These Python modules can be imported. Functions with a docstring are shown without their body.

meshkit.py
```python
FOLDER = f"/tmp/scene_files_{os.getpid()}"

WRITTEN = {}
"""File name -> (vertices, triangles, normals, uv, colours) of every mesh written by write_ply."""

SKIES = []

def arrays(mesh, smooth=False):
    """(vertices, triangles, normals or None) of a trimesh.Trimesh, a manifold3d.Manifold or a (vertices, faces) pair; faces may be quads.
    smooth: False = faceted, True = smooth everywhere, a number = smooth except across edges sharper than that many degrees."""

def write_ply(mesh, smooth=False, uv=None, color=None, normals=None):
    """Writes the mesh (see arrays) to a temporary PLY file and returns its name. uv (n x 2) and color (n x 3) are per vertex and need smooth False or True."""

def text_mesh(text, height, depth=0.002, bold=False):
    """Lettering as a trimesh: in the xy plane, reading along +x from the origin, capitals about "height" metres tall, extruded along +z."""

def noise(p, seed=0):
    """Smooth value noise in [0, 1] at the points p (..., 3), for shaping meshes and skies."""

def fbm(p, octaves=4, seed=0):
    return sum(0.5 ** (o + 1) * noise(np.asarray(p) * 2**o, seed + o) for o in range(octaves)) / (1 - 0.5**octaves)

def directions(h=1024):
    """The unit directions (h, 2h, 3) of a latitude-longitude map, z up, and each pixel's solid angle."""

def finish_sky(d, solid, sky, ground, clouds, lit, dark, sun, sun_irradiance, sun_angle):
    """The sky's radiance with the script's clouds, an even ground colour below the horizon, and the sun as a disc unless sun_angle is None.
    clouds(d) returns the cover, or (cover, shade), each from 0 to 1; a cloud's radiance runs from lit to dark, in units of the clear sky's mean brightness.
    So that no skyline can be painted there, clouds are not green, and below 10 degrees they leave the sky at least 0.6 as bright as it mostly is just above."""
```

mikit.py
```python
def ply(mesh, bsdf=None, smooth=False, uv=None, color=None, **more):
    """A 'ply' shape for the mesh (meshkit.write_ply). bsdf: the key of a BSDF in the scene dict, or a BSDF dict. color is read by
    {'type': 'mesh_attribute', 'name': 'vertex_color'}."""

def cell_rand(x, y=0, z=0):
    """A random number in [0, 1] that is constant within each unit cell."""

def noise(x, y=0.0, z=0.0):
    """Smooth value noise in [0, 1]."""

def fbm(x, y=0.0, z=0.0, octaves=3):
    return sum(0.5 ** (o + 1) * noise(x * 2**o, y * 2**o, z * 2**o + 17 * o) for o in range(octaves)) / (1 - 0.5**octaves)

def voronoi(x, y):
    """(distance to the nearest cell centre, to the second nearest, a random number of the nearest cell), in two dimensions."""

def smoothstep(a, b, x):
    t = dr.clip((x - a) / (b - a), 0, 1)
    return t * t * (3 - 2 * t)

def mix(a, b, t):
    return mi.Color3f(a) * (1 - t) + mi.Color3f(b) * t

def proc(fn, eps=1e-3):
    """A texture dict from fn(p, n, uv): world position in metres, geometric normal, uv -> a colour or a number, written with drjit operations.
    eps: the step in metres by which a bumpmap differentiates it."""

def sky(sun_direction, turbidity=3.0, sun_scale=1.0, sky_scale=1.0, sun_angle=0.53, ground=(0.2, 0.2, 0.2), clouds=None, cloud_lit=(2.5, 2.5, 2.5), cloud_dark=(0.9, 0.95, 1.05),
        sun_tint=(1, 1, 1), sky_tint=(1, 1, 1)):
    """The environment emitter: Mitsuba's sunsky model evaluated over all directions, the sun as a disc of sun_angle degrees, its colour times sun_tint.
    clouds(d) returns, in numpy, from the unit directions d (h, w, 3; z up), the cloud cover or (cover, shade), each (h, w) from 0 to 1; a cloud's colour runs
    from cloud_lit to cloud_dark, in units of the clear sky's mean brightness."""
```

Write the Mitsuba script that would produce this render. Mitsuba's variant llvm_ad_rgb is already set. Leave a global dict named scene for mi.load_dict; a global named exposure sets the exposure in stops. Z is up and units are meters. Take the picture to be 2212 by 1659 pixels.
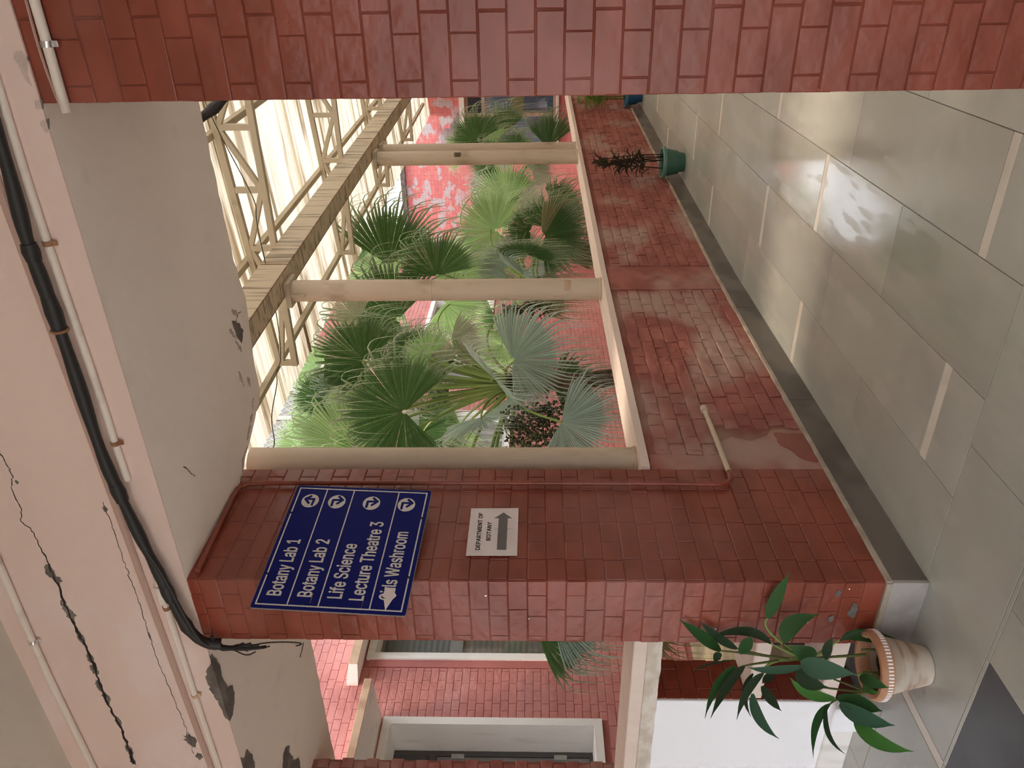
import math, random
import numpy as np, trimesh, mitsuba as mi, drjit as dr, mikit, meshkit
from shapely.geometry import Polygon, LineString, Point, box as sbox
from shapely.ops import unary_union
from mikit import noise, fbm, voronoi, smoothstep, mix
random.seed(7); RNG = np.random.RandomState(7)
T4 = mi.ScalarTransform4f
scene, labels = {}, {}

# ------------------------------------------------------------------ camera, sky, exposure
CAM, YAW, PITCH, ROLL, FOC = np.array([2.132, -2.217, 1.5]), 0.513, 0.031, -0.003, 1649.75
fwd = np.array([-math.sin(YAW) * math.cos(PITCH), math.cos(YAW) * math.cos(PITCH), math.sin(PITCH)])
rgt = np.cross(fwd, [0, 0, 1]); rgt /= np.linalg.norm(rgt); upv = np.cross(rgt, fwd)
rgt2 = math.cos(ROLL) * rgt + math.sin(ROLL) * upv
# the photograph was taken with the phone on its side: the picture's up is the world's right
scene['camera'] = {'type': 'perspective', 'fov': math.degrees(2 * math.atan(1106 / FOC)), 'fov_axis': 'x', 'near_clip': 0.05, 'far_clip': 200.0,
                   'to_world': T4().look_at(origin=CAM.tolist(), target=(CAM + fwd).tolist(), up=rgt2.tolist())}
def cloud_cover(d):
    n = meshkit.fbm(d * 2.5 + 3.1, 4)
    return np.clip(0.86 + 0.3 * (n - 0.5), 0, 1), np.clip((n - 0.45) * 1.2, 0, 1)
scene['sky'] = mikit.sky((0.12, -0.28, 1.0), turbidity=4.0, sun_scale=0.28, sky_scale=1.0, sun_angle=14.0, ground=(0.22, 0.21, 0.19), clouds=cloud_cover, cloud_lit=(2.3, 2.3, 2.3), cloud_dark=(1.5, 1.55, 1.6))
exposure = 3.28

# ------------------------------------------------------------------ helpers
def num(k):
    if k not in scene and k not in labels: return k
    i = 1
    while f'{k}_{i:03d}' in scene or f'{k}_{i:03d}' in labels: i += 1
    return f'{k}_{i:03d}'
CNT = {}
def num2(k):                                   # fast numbering for long series
    c = CNT.get(k, 0); CNT[k] = c + 1
    return k if c == 0 else f'{k}_{c:03d}'
def thing(name, label, cat, group=None):
    k = num(name); labels[k] = {'label': label, 'category': cat}
    if group: labels[k]['group'] = group
    return k
def struct(name, label):
    labels[name] = {'label': label, 'kind': 'structure'}; return name
def part(parent, name, mesh, mat, smooth=False, label=None, stuff=False):
    k = num2(parent + '__' + name); scene[k] = mikit.ply(mesh, mat, smooth)
    if label or stuff:
        labels[k] = {}
        if label: labels[k]['label'] = label
        if stuff: labels[k]['kind'] = 'stuff'
    return k
def put(key, mesh, mat, smooth=False): scene[key] = mikit.ply(mesh, mat, smooth); return key
cat = trimesh.util.concatenate
def box(x0, x1, y0, y1, z0, z1):
    m = trimesh.creation.box((x1 - x0, y1 - y0, z1 - z0)); m.apply_translation(((x0 + x1) / 2, (y0 + y1) / 2, (z0 + z1) / 2)); return m
def cbox(x0, x1, y0, y1, z0, z1, c=0.004):     # box with chamfered edges
    P = []
    for sx in (0, 1):
        for sy in (0, 1):
            for sz in (0, 1):
                b = np.array([(x0, x1)[sx], (y0, y1)[sy], (z0, z1)[sz]]); s = np.array([1 - 2 * sx, 1 - 2 * sy, 1 - 2 * sz]) * c
                for a in range(3):
                    q = b + s; q[a] = b[a]; P.append(q)
    return trimesh.convex.convex_hull(np.array(P))
def rot(m, deg, axis=(0, 0, 1), at=(0, 0, 0)): m.apply_transform(trimesh.transformations.rotation_matrix(math.radians(deg), axis, at)); return m
def bez(P, n=10):
    P = np.array(P, float)
    t = np.linspace(0, 1, n)[:, None]
    if len(P) == 3: return (1 - t) ** 2 * P[0] + 2 * t * (1 - t) * (2 * P[1] - .5 * P[0] - .5 * P[2]) + t ** 2 * P[2]
    from scipy.interpolate import CubicSpline
    return CubicSpline(np.linspace(0, 1, len(P)), P)(t[:, 0])
def tube(P, r, n=8, cap=True):
    P = np.array(P, float); R = np.broadcast_to(np.array(r, float), (len(P),))
    t = np.gradient(P, axis=0); t /= np.linalg.norm(t, axis=1, keepdims=True) + 1e-12
    u = np.cross(t[0], [0.3, 0.5, 0.81]); u /= np.linalg.norm(u); V = []
    for i in range(len(P)):
        u = u - t[i] * (u @ t[i]); u /= np.linalg.norm(u); w = np.cross(t[i], u)
        a = np.linspace(0, 2 * np.pi, n, endpoint=False)[:, None]
        V.append(P[i] + R[i] * (np.cos(a) * u + np.sin(a) * w))
    V = np.vstack(V); F = []
    for i in range(len(P) - 1):
        for j in range(n):
            a, b = i * n + j, i * n + (j + 1) % n
            F += [[a, b, b + n], [a, b + n, a + n]]
    if cap:
        V = np.vstack([V, P[0], P[-1]]); k = len(P) * n
        for j in range(n): F += [[k, (j + 1) % n, j], [k + 1, k - n + j, k - n + (j + 1) % n]]
    return trimesh.Trimesh(V, F, process=False)
def lathe(prof, n=40, c=(0, 0, 0)):
    m = trimesh.creation.revolve(np.array(prof, float), sections=n); m.apply_translation(c); return m
def bar(a, b, w, h, up=(0, 0, 1)):             # square bar between two points
    a, b = np.array(a, float), np.array(b, float); d = b - a; L = np.linalg.norm(d); d /= L
    s = np.cross(d, up); s /= np.linalg.norm(s); q = np.cross(s, d)
    m = cbox(0, L, -w / 2, w / 2, -h / 2, h / 2, 0.003); M = np.eye(4); M[:3, 0], M[:3, 1], M[:3, 2], M[:3, 3] = d, -s, q, a
    m.apply_transform(M); return m
def frame_mat(o, ex, ey, ez):
    M = np.eye(4); M[:3, 0], M[:3, 1], M[:3, 2], M[:3, 3] = ex, ey, ez, o; return M
def slab_poly(poly, o, ex, ey, ez, d):         # polygon (in ex, ey) extruded along ez
    ms = []
    for g in getattr(poly, 'geoms', [poly]):
        if g.area > 1e-9:
            ms.append(trimesh.creation.extrude_polygon(g, d, engine='earcut'))
    m = cat(ms); m.apply_transform(frame_mat(o, ex, ey, ez))
    if np.dot(np.cross(ex, ey), ez) < 0: m.invert()
    return m

# ------------------------------------------------------------------ materials
def principled(c, rough=0.6, spec=0.4, **k): return {'type': 'principled', 'base_color': {'type': 'rgb', 'value': list(c)} if isinstance(c, (tuple, list)) else c, 'roughness': rough, 'specular': spec, **k}
def mat(name, c, rough=0.6, spec=0.4, bump=None, scale=1.0, **k):
    b = principled(c, rough, spec, **k)
    if bump is not None: b = {'type': 'bumpmap', 'arbitrary': bump, 'scale': scale, 'bsdf': b}
    scene[name] = {'type': 'twosided', 'bsdf': b}; return name
def vary(a, b, s=3.0, o=3):                    # colour drifting between a and b
    return mikit.proc(lambda p, n, uv: mix(a, b, smoothstep(0.3, 0.7, fbm(p.x * s, p.y * s, p.z * s, o))))
def relief(s, h, o=3, eps=2e-3): return mikit.proc(lambda p, n, uv: h * fbm(p.x * s, p.y * s, p.z * s, o), eps)
def red_fn(a, b, dust, amt):
    def f(p, n, uv):
        c = mix(a, b, smoothstep(0.3, 0.7, fbm(p.x * 5, p.y * 5, p.z * 7, 3)))
        return mix(c, dust, amt * smoothstep(0.45, 0.75, fbm(p.x * 2.2 + 9, p.y * 2.2, p.z * 2.6, 4)))
    return f
mat('red_paint', mikit.proc(red_fn((.185, .036, .0165), (.240, .050, .027), (.30, .125, .10), .30)), .36, .6, relief(32, .0022, 3), 1.0)
mat('red_joint', mikit.proc(red_fn((.135, .028, .015), (.180, .040, .024), (.27, .14, .12), .5)), .7, .3)
mat('red_worn', mikit.proc(red_fn((.265, .082, .064), (.345, .118, .094), (.40, .27, .22), .9)), .6, .35, relief(38, .009, 4), 1.0)
mat('worn_joint', mikit.proc(red_fn((.22, .075, .058), (.27, .095, .075), (.34, .22, .17), .9)), .8, .25, relief(50, .006, 3), 1.0)
mat('facade_red', mikit.proc(red_fn((.46, .175, .160), (.53, .21, .19), (.57, .31, .30), .4)), .6, .35, relief(40, .004, 3), 1.0)
mat('facade_joint', vary((.38, .135, .125), (.44, .155, .145)), .8, .2)
mat('plain_red', vary((.42, .145, .135), (.48, .17, .155)), .55, .35)
def peel(p, n, uv):                             # far wall: painted brick courses, paint peeled to grey
    cz = p.z / .0767; row = dr.floor(cz); cx = p.x / .23 + .5 * (row - 2 * dr.floor(row / 2))
    j = dr.maximum(smoothstep(.10, .03, cz - row), smoothstep(.05, .02, cx - dr.floor(cx)))
    c = mix((.60, .185, .185), (.66, .235, .23), mikit.cell_rand(dr.floor(cx), row, 3))
    w = smoothstep(.47, .60, fbm(p.x * 5.5, p.z * 7, 2.0, 5)) * smoothstep(2.9, 3.4, p.z) * smoothstep(.2, -.9, p.x)
    w2 = smoothstep(.48, .56, fbm(p.x * 2.1 + 4, p.z * 2.3, 5.0, 4)) * smoothstep(3.75, 3.45, p.z) * smoothstep(2.95, 3.15, p.z) * smoothstep(-1.9, -1.2, p.x)
    c = mix(c, (.50, .50, .54), w * .85)
    c = mix(c, (.22, .19, .20), w2)
    return c * (1 - .35 * j)
mat('peeling_brick', mikit.proc(peel), .7, .3)
def stained(a, b, dirt, amt, sx=1.5, sz=.25):
    def f(p, n, uv):
        c = mix(a, b, fbm(p.x * 2, p.y * 2, p.z * 2, 3))
        return mix(c, dirt, amt * smoothstep(.55, .85, fbm(p.x * sx * 6, p.y * sx * 6, p.z * sz * 6, 4)))
    return mikit.proc(f)
mat('pink_plaster', mikit.proc(lambda p, n, uv: mix(mix((.675, .520, .465), (.715, .565, .505), fbm(p.x * 1.2, p.y, p.z * 1.5, 3)), (.72, .62, .59), .5 * smoothstep(.5, .68, fbm(p.x * 2.4 + 3, p.y, p.z * 3.2, 4)) * smoothstep(.25, -.35, p.x))), .8, .2, relief(70, .0012, 3), 1.0)
mat('grey_plaster', stained((.74, .665, .59), (.79, .71, .63), (.52, .46, .40), .22), .85, .2, relief(25, .002, 4), 1.0)
mat('ceiling_plaster', vary((.56, .52, .45), (.62, .57, .49), .8), .9, .1)
mat('concrete', vary((.12, .105, .095), (.19, .17, .15), 14, 4), .95, .1, relief(30, .02, 4), 1.0)
mat('smudge', vary((.36, .31, .265), (.50, .44, .385), 30), .9, .1)
mat('crack_dark', (.035, .03, .028), .95, .05)
mat('white_plaster', stained((.84, .85, .88), (.90, .90, .92), (.62, .62, .64), .35), .75, .25)
mat('white_frame', stained((.78, .76, .73), (.84, .82, .79), (.50, .45, .38), .5), .6, .3)
mat('cream_coping', mikit.proc(lambda p, n, uv: mix((.64, .52, .45), (.74, .63, .55), fbm(p.x * 22, p.y * 3, p.z * 8, 3))), .6, .35)
mat('rough_stone', vary((.55, .48, .40), (.70, .64, .57), 18, 4), .9, .2, relief(35, .02, 4), 1.0)
mat('post_cream', stained((.52, .42, .31), (.59, .49, .37), (.28, .20, .13), .65, 1.2, .5), .5, .4)
mat('beam_steel', mikit.proc(lambda p, n, uv: mix((.55, .46, .33), (.20, .155, .11), .9 * smoothstep(.47, .70, fbm(p.x * 9, p.y * 34, p.z * 1.3, 4)))), .55, .4)
mat('truss_cream', stained((.44, .38, .27), (.51, .44, .33), (.30, .25, .17), .5), .5, .4)
mat('rust', vary((.20, .09, .05), (.34, .19, .11), 20), .85, .2)
mat('rust_edge', vary((.42, .28, .19), (.56, .40, .28), 9), .8, .2)
def kota(p, n, uv):
    c = mix((.320, .328, .292), (.385, .390, .352), smoothstep(.2, .8, fbm(p.x * 1.6, p.y * 1.1, 1.0, 4)))
    c = mix(c, (.42, .41, .36), .4 * smoothstep(.52, .75, fbm(p.x * 9, p.y * 3, 7.0, 3)))
    return mix(c, (.27, .275, .245), .4 * smoothstep(.58, .8, fbm(p.x * 3 + 7, p.y * 2.2, 3.0, 4)))
def kota_rough(p, n, uv):                       # the middle of the walk is worn shiny, with scuffs
    e = dr.sqrt(dr.square((p.x - .98) / .52) + dr.square((p.y - 1.55) / 1.55)) + .9 * (fbm(p.x * 2.2, p.y * 1.3, 5.0, 3) - .5)
    lane = smoothstep(1.15, .55, e); scuff = smoothstep(.50, .62, fbm(p.x * 26, p.y * 5, 3.0, 3))
    return mix_f(.24 + kr0(p), .095 + .10 * scuff, lane)
def mix_f(a, b, t): return a * (1 - t) + b * t
def kr0(p): return -.04 + .10 * smoothstep(.35, .7, fbm(p.x * 5, p.y * 14, 2.0, 3)) + .12 * smoothstep(.4, .7, fbm(p.x * 1.3, p.y * 1.3, 9.0, 2))
mat('kota', mikit.proc(kota), mikit.proc(kota_rough), 1.0, clearcoat=.6, clearcoat_gloss=.85)
mat('kota_light', mikit.proc(lambda p, n, uv: kota(p, n, uv) * 1.09), mikit.proc(kota_rough), 1.0, clearcoat=.6, clearcoat_gloss=.85)
mat('kota_dark', mikit.proc(lambda p, n, uv: kota(p, n, uv) * .92), mikit.proc(kota_rough), 1.0, clearcoat=.6, clearcoat_gloss=.85)
mat('dark_slate', vary((.050, .058, .070), (.075, .083, .095), 4), .34, .5)
mat('marble', vary((.58, .53, .45), (.68, .63, .56), 6, 4), .3, .5)
mat('floor_grout', (.16, .16, .145), .7, .3)
mat('skirt_stone', vary((.085, .073, .062), (.14, .122, .105), 4), .32, .5)
mat('skirt_worn', vary((.24, .22, .20), (.34, .31, .29), 7, 4), .35, .5)
mat('mortar', vary((.34, .28, .22), (.46, .39, .32), 15, 4), .95, .1, relief(60, .008, 3), 1.0)
mat('dirt_ground', vary((.12, .10, .07), (.20, .17, .11), 3, 4), .95, .1, relief(9, .05, 4), 1.0)
mat('paving', vary((.40, .38, .36), (.48, .46, .44), 2, 3), .9, .2)
mat('dark_steel', (.075, .072, .07), .4, .5)
mat('grey_steel', vary((.17, .165, .155), (.22, .21, .20), 5), .45, .5)
mat('slat_grey', (.12, .125, .115), .5, .4)
mat('tan_wood', vary((.42, .31, .22), (.52, .40, .30), 5), .6, .4)
mat('curtain_blue', mikit.proc(lambda p, n, uv: mix((.10, .13, .22), (.17, .21, .33), fbm(p.x * 14, p.z * 1.5, 1.0, 3))), .9, .1)
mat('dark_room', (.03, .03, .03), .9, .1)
mat('grille_grey', (.36, .355, .34), .6, .3)
scene['pane_glass'] = {'type': 'thindielectric', 'int_ior': 1.5}
mat('black_rubber', (.018, .017, .017), .5, .4)
mat('white_pvc', stained((.66, .59, .52), (.73, .66, .59), (.30, .22, .18), .55), .45, .45)
mat('raceway_pvc', (.44, .30, .25), .5, .4)
mat('chrome', (.75, .75, .76), .2, .5, metallic=1.0)
mat('sign_blue', (.007, .011, .13), .35, .12)
mat('sign_white', (.60, .57, .54), .5, .4)
mat('paper', vary((.70, .62, .60), (.77, .70, .68), 8), .85, .2)
mat('ink', (.02, .02, .022), .8, .2)
mat('ink_grey', (.16, .15, .145), .8, .2)
mat('terracotta', mikit.proc(lambda p, n, uv: mix(mix((.43, .345, .27), (.30, .20, .14), smoothstep(.45, .7, fbm(p.x * 6, p.y * 6, p.z * 40, 4))), (.55, .49, .42), .6 * smoothstep(.5, .7, fbm(p.x * 9, p.y * 9, p.z * 12 + 4, 3)))), .85, .2)
mat('terracotta_rim', vary((.42, .20, .11), (.50, .28, .17), 12), .8, .2)
mat('pot_green', (.045, .125, .085), .45, .45)
mat('pot_green_rim', (.11, .23, .18), .45, .45)
mat('pot_blue', (.018, .085, .19), .45, .45)
mat('pot_blue_rim', (.06, .19, .30), .45, .45)
mat('soil', vary((.05, .035, .025), (.10, .075, .055), 30), .95, .1)
mat('bark', vary((.10, .075, .05), (.20, .15, .10), 25, 4), .95, .1, relief(40, .02, 3), 1.0)
mat('petiole', vary((.16, .26, .055), (.25, .34, .09), 3), .45, .45)
mat('berry', vary((.018, .028, .012), (.05, .07, .025), 30), .4, .5)
mat('stalk', (.10, .11, .035), .7, .3)
def leafmat(name, a, b, trans, rough=.45):
    scene[name] = {'type': 'principledthin', 'base_color': vary(a, b, 2.5, 3), 'roughness': rough, 'spec_trans': 0.0, 'diff_trans': trans, 'eta': 1.4}
leafmat('frond_dark', (.075, .145, .050), (.13, .215, .090), .7)
leafmat('frond_light', (.22, .38, .13), (.32, .48, .22), 1.1)
leafmat('frond_blue', (.28, .38, .31), (.38, .47, .40), .7)
leafmat('frond_pale', (.44, .47, .37), (.56, .58, .47), .8)
leafmat('frond_tan', (.22, .22, .12), (.34, .33, .21), .8)
leafmat('leaf_green', (.030, .085, .028), (.055, .12, .045), .4, .3)
leafmat('leaf_dull', (.032, .055, .030), (.05, .08, .045), .35, .4)
leafmat('leaf_gloss', (.045, .10, .060), (.07, .13, .085), .4, .25)
leafmat('leaf_bright', (.07, .20, .045), (.11, .26, .075), .7, .35)
leafmat('leaf_purple', (.030, .022, .018), (.065, .050, .035), .3, .4)
leafmat('leaf_areca', (.16, .24, .05), (.28, .33, .10), .8, .4)
leafmat('leaf_tree', (.09, .20, .035), (.18, .30, .07), 1.0, .5)
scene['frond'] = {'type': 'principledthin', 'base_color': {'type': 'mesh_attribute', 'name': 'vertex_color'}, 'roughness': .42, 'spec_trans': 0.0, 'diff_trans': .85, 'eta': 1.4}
scene['roof_plastic'] = {'type': 'principledthin', 'base_color': mikit.proc(lambda p, n, uv: mix((.86, .82, .70), (.26, .19, .11), dr.minimum(1, .80 * smoothstep(.47, .74, fbm(p.x * .9, p.y * 7, 1.0, 5)) + .35 * smoothstep(.45, .7, fbm(p.x * .5, p.y * 42, 4.0, 3))))), 'roughness': .5, 'spec_trans': 0.0, 'diff_trans': .92, 'eta': 1.4}

# ------------------------------------------------------------------ brickwork: every brick a mesh of its own
COURSE, ROWG = .0767, .0042
BR = {}
def brick_mesh(L, var, worn, h=COURSE - ROWG, D=.03):
    key = (round(L / .006), var, worn, round(h, 4))
    if key not in BR:
        r = np.random.RandomState(abs(hash(key)) % 100000 if False else key[0] * 131 + var * 17 + worn * 7 + int(h * 1e4))
        L = key[0] * .006; c = .0018 + .003 * worn; j = .0007 + .0028 * worn
        def ring(dx, dz, y): return np.array([[-L / 2 + dx, y, -h / 2 + dz], [L / 2 - dx, y, -h / 2 + dz], [L / 2 - dx, y, h / 2 - dz], [-L / 2 + dx, y, h / 2 - dz]])
        f = ring(c, c, 0); f += r.uniform(-j, j, f.shape) * [1.6, 1, 1.6]
        m = ring(0, 0, -c); m += r.uniform(-j, j, m.shape) * [1.4, .4, 1.4]
        V = np.vstack([f, m, ring(.001, .001, -D), f.mean(0, keepdims=True) + [[r.uniform(-.02, .02), r.uniform(0, .0015 + .002 * worn), 0]]])
        F = [[12, 0, 1], [12, 1, 2], [12, 2, 3], [12, 3, 0]]
        for a in (0, 4):
            for i in range(4):
                k = (i + 1) % 4; F += [[a + i, a + 4 + i, a + 4 + k], [a + i, a + 4 + k, a + k]]
        BR[key] = trimesh.Trimesh(V, F, process=False)
    return key, BR[key]
PLY = {}
def lay(holder, o, u, n, length, z0, z1, matl, worn=0, holes=(), limit=300, count=[0], near=None, seed=1, shift=0., bond=(.222, .107)):
    """English bond on the plane through o (u along, n outward). Bricks nearest to the camera first become parts, the rest past `limit` one part."""
    r = np.random.RandomState(seed); o, u, n = (np.array(a, float) for a in (o, u, n)); ex = np.cross(n, [0, 0, 1.])
    L = []
    rows = int((z1 - z0) / COURSE + .5)
    for i in range(rows):
        zc = z0 + (i + .5) * COURSE; segs = [(0., length)]
        for (a, b, za, zb) in holes:
            if za - .03 < zc < zb + .03:
                segs = [q for s, e in segs for q in ((s, min(e, a)), (max(s, b), e)) if q[1] - q[0] > .03]
        bl = bond[i % 2] + ROWG; x = -(i % 2) * (bond[1] + ROWG) / 2 - shift * bl - bl
        while x < length:
            for s, e in segs:
                a, b = max(x, s), min(x + bl - ROWG, e)
                if b - a > .028: L.append(((a + b) / 2, b - a, zc))
            x += bl
    P = [(o + u * s + np.array([0, 0, zc]), l, r.randint(4), r.uniform(-1, 1, 3)) for s, l, zc in L]
    P.sort(key=lambda q: np.linalg.norm(q[0] - CAM))
    left = []
    for i, (c, l, v, jit) in enumerate(P):
        key, m = brick_mesh(l, v, worn)
        M = frame_mat(c + n * jit[0] * (.0007 + .0025 * worn), ex, n, [0, 0, 1.])
        M[:3, :3] = M[:3, :3] @ trimesh.transformations.rotation_matrix(jit[1] * (.0025 + .01 * worn), [0, 0, 1])[:3, :3] @ trimesh.transformations.rotation_matrix(jit[2] * (.003 + .012 * worn), [0, 1, 0])[:3, :3]
        if i < limit:
            pk = (key, matl)
            if pk not in PLY: PLY[pk] = mikit.ply(m, matl)
            scene[num2(holder + '__brick')] = {**PLY[pk], 'to_world': T4(M)}
        else:
            q = m.copy(); q.apply_transform(M); left.append(q)
    if left: part(holder, 'brickwork', cat(left), matl, stuff=True)
    return len(P)

H = 2.882                                      # underside of the big beam
# ------------------------------------------------------------------ floor
struct('floor', 'polished green-grey stone floor with short white marble strips')
part('floor', 'bed', cat([box(-9, 3.6, -4.4, .0, -.08, -.004), box(-.05, 2.6, .0, 16, -.08, -.004), box(-1, -.3, 0, .6, -.08, -.004)]), 'floor_grout')
def tile(x0, x1, y0, y1, m, name='tile', dz=0.):
    g = .0012; r = RNG.uniform(-.0006, .0006)
    part('floor', name, cbox(x0 + g, x1 - g, y0 + g, y1 - g, -.03, r + dz, .0012), m)
KM = ['kota', 'kota_light', 'kota_dark']
X0, PX = -.012, .4085
for k in range(-1, 7):
    a, b = X0 + k * PX, X0 + (k + 1) * PX
    if k == -1: continue
    if k == 0: a = -.03
    off = .27 if k % 2 else 1.80; ys = [.018]
    y = off - 2.46 * (2 if off > 1 else 1)
    cuts = []
    while y < 16:
        if y > .05: cuts.append((y - .025, y + .025))
        y += 2.46
    edges = [.018]
    for s, e in cuts:
        mid = (edges[-1] + s) / 2
        if s - edges[-1] > 1.5:
            tile(a, b, edges[-1], mid, KM[RNG.randint(3)]); tile(a, b, mid, s, KM[RNG.randint(3)])
        else: tile(a, b, edges[-1], s, KM[RNG.randint(3)])
        tile(a, b, s, e, 'marble', 'marble_strip'); edges.append(e)
    tile(a, b, edges[-1], 15.9, KM[RNG.randint(3)])
# lobby: a border row, then a field with dark squares set in
def row(y0, y1, xs, kinds):
    for a, b, kd in zip(xs[:-1], xs[1:], kinds):
        tile(a, b, y0, y1, {'k': KM[RNG.randint(3)], 'd': 'dark_slate', 'm': 'marble'}[kd], {'k': 'tile', 'd': 'dark_tile', 'm': 'marble_strip'}[kd])
row(-.405, .018, [-4.2, -2.9, -1.72, -.545, -.495, .626, 1.70, 2.8, 3.6], 'kkkmkkkk')
row(.018, .2, [-2.2, -1.2, -.33], 'kk')
row(-.425, -.405, [-4.2, -2, -.5, .058, 1.2, 3.6], 'kkkkk')
row(-.98, -.425, [-4.2, -3.2, -2.64, -1.58, -.86, .058, .30, 1.35, 1.9, 2.7, 3.6], 'kdkkdkkdkk')
for j in range(6):
    y1 = -.98 - .56 * j
    row(y1 - .56, y1, [-4.2, -3.1 + .1 * (j % 2), -2.0, -.9 - .2 * (j % 2), .058, 1.2 + .3 * (j % 2), 2.4, 3.6], 'kkkkkkk')
tile(-9, -4.2, -4.34, .018, 'kota')

# ------------------------------------------------------------------ brick pillars
def skirt_front(k, x0, x1, y, name='skirting'):
    part(k, name, cbox(x0, x1, y - .014, y + .02, 0, .136, .002), 'skirt_stone', label='dark polished stone skirting')
P1 = thing('brick_pillar', 'dark red painted brick pillar carrying the blue direction sign and the paper notice', 'pillar')
part(P1, 'core', box(-.3295, .0015, .0028, .737, 0, H), 'red_joint')
lay(P1, (-.332, 0, 0), (1, 0, 0), (0, -1, 0), .330, .155, H, 'red_paint', seed=2, shift=.2)
lay(P1, (.0035, 0.004, 0), (0, 1, 0), (1, 0, 0), .735, .155, H, 'red_paint', seed=3, shift=.45)
part(P1, 'skirting', cbox(-.335, .014, -.014, .02, 0, .137, .002), 'skirt_worn', label='worn grey skirting of the front face')
part(P1, 'skirting', cbox(-.02, .0145, .0, .745, 0, .137, .002), 'skirt_stone', label='dark stone skirting of the side face')
part(P1, 'mortar_fillet', cat([bar((-.335, -.001, .146), (.006, -.001, .146), .026, .022), bar((.001, -.006, .146), (.001, .74, .146), .026, .022)]), 'mortar')
for i, (x, z, w) in enumerate([(-.14, .255, .05), (-.055, .33, .028), (-.19, .33, .03)]):
    a = np.linspace(0, 2 * np.pi, 14)[:-1]; r_ = np.random.RandomState(i)
    part(P1, 'bare_patch', slab_poly(Polygon(np.c_[np.cos(a) * w * r_.uniform(.5, 1, 13), np.sin(a) * w * .45 * r_.uniform(.5, 1.1, 13)]), (x, -.0022, z), (1, 0, 0), (0, 0, 1), (0, -1, 0), .0008), 'concrete')

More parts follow.
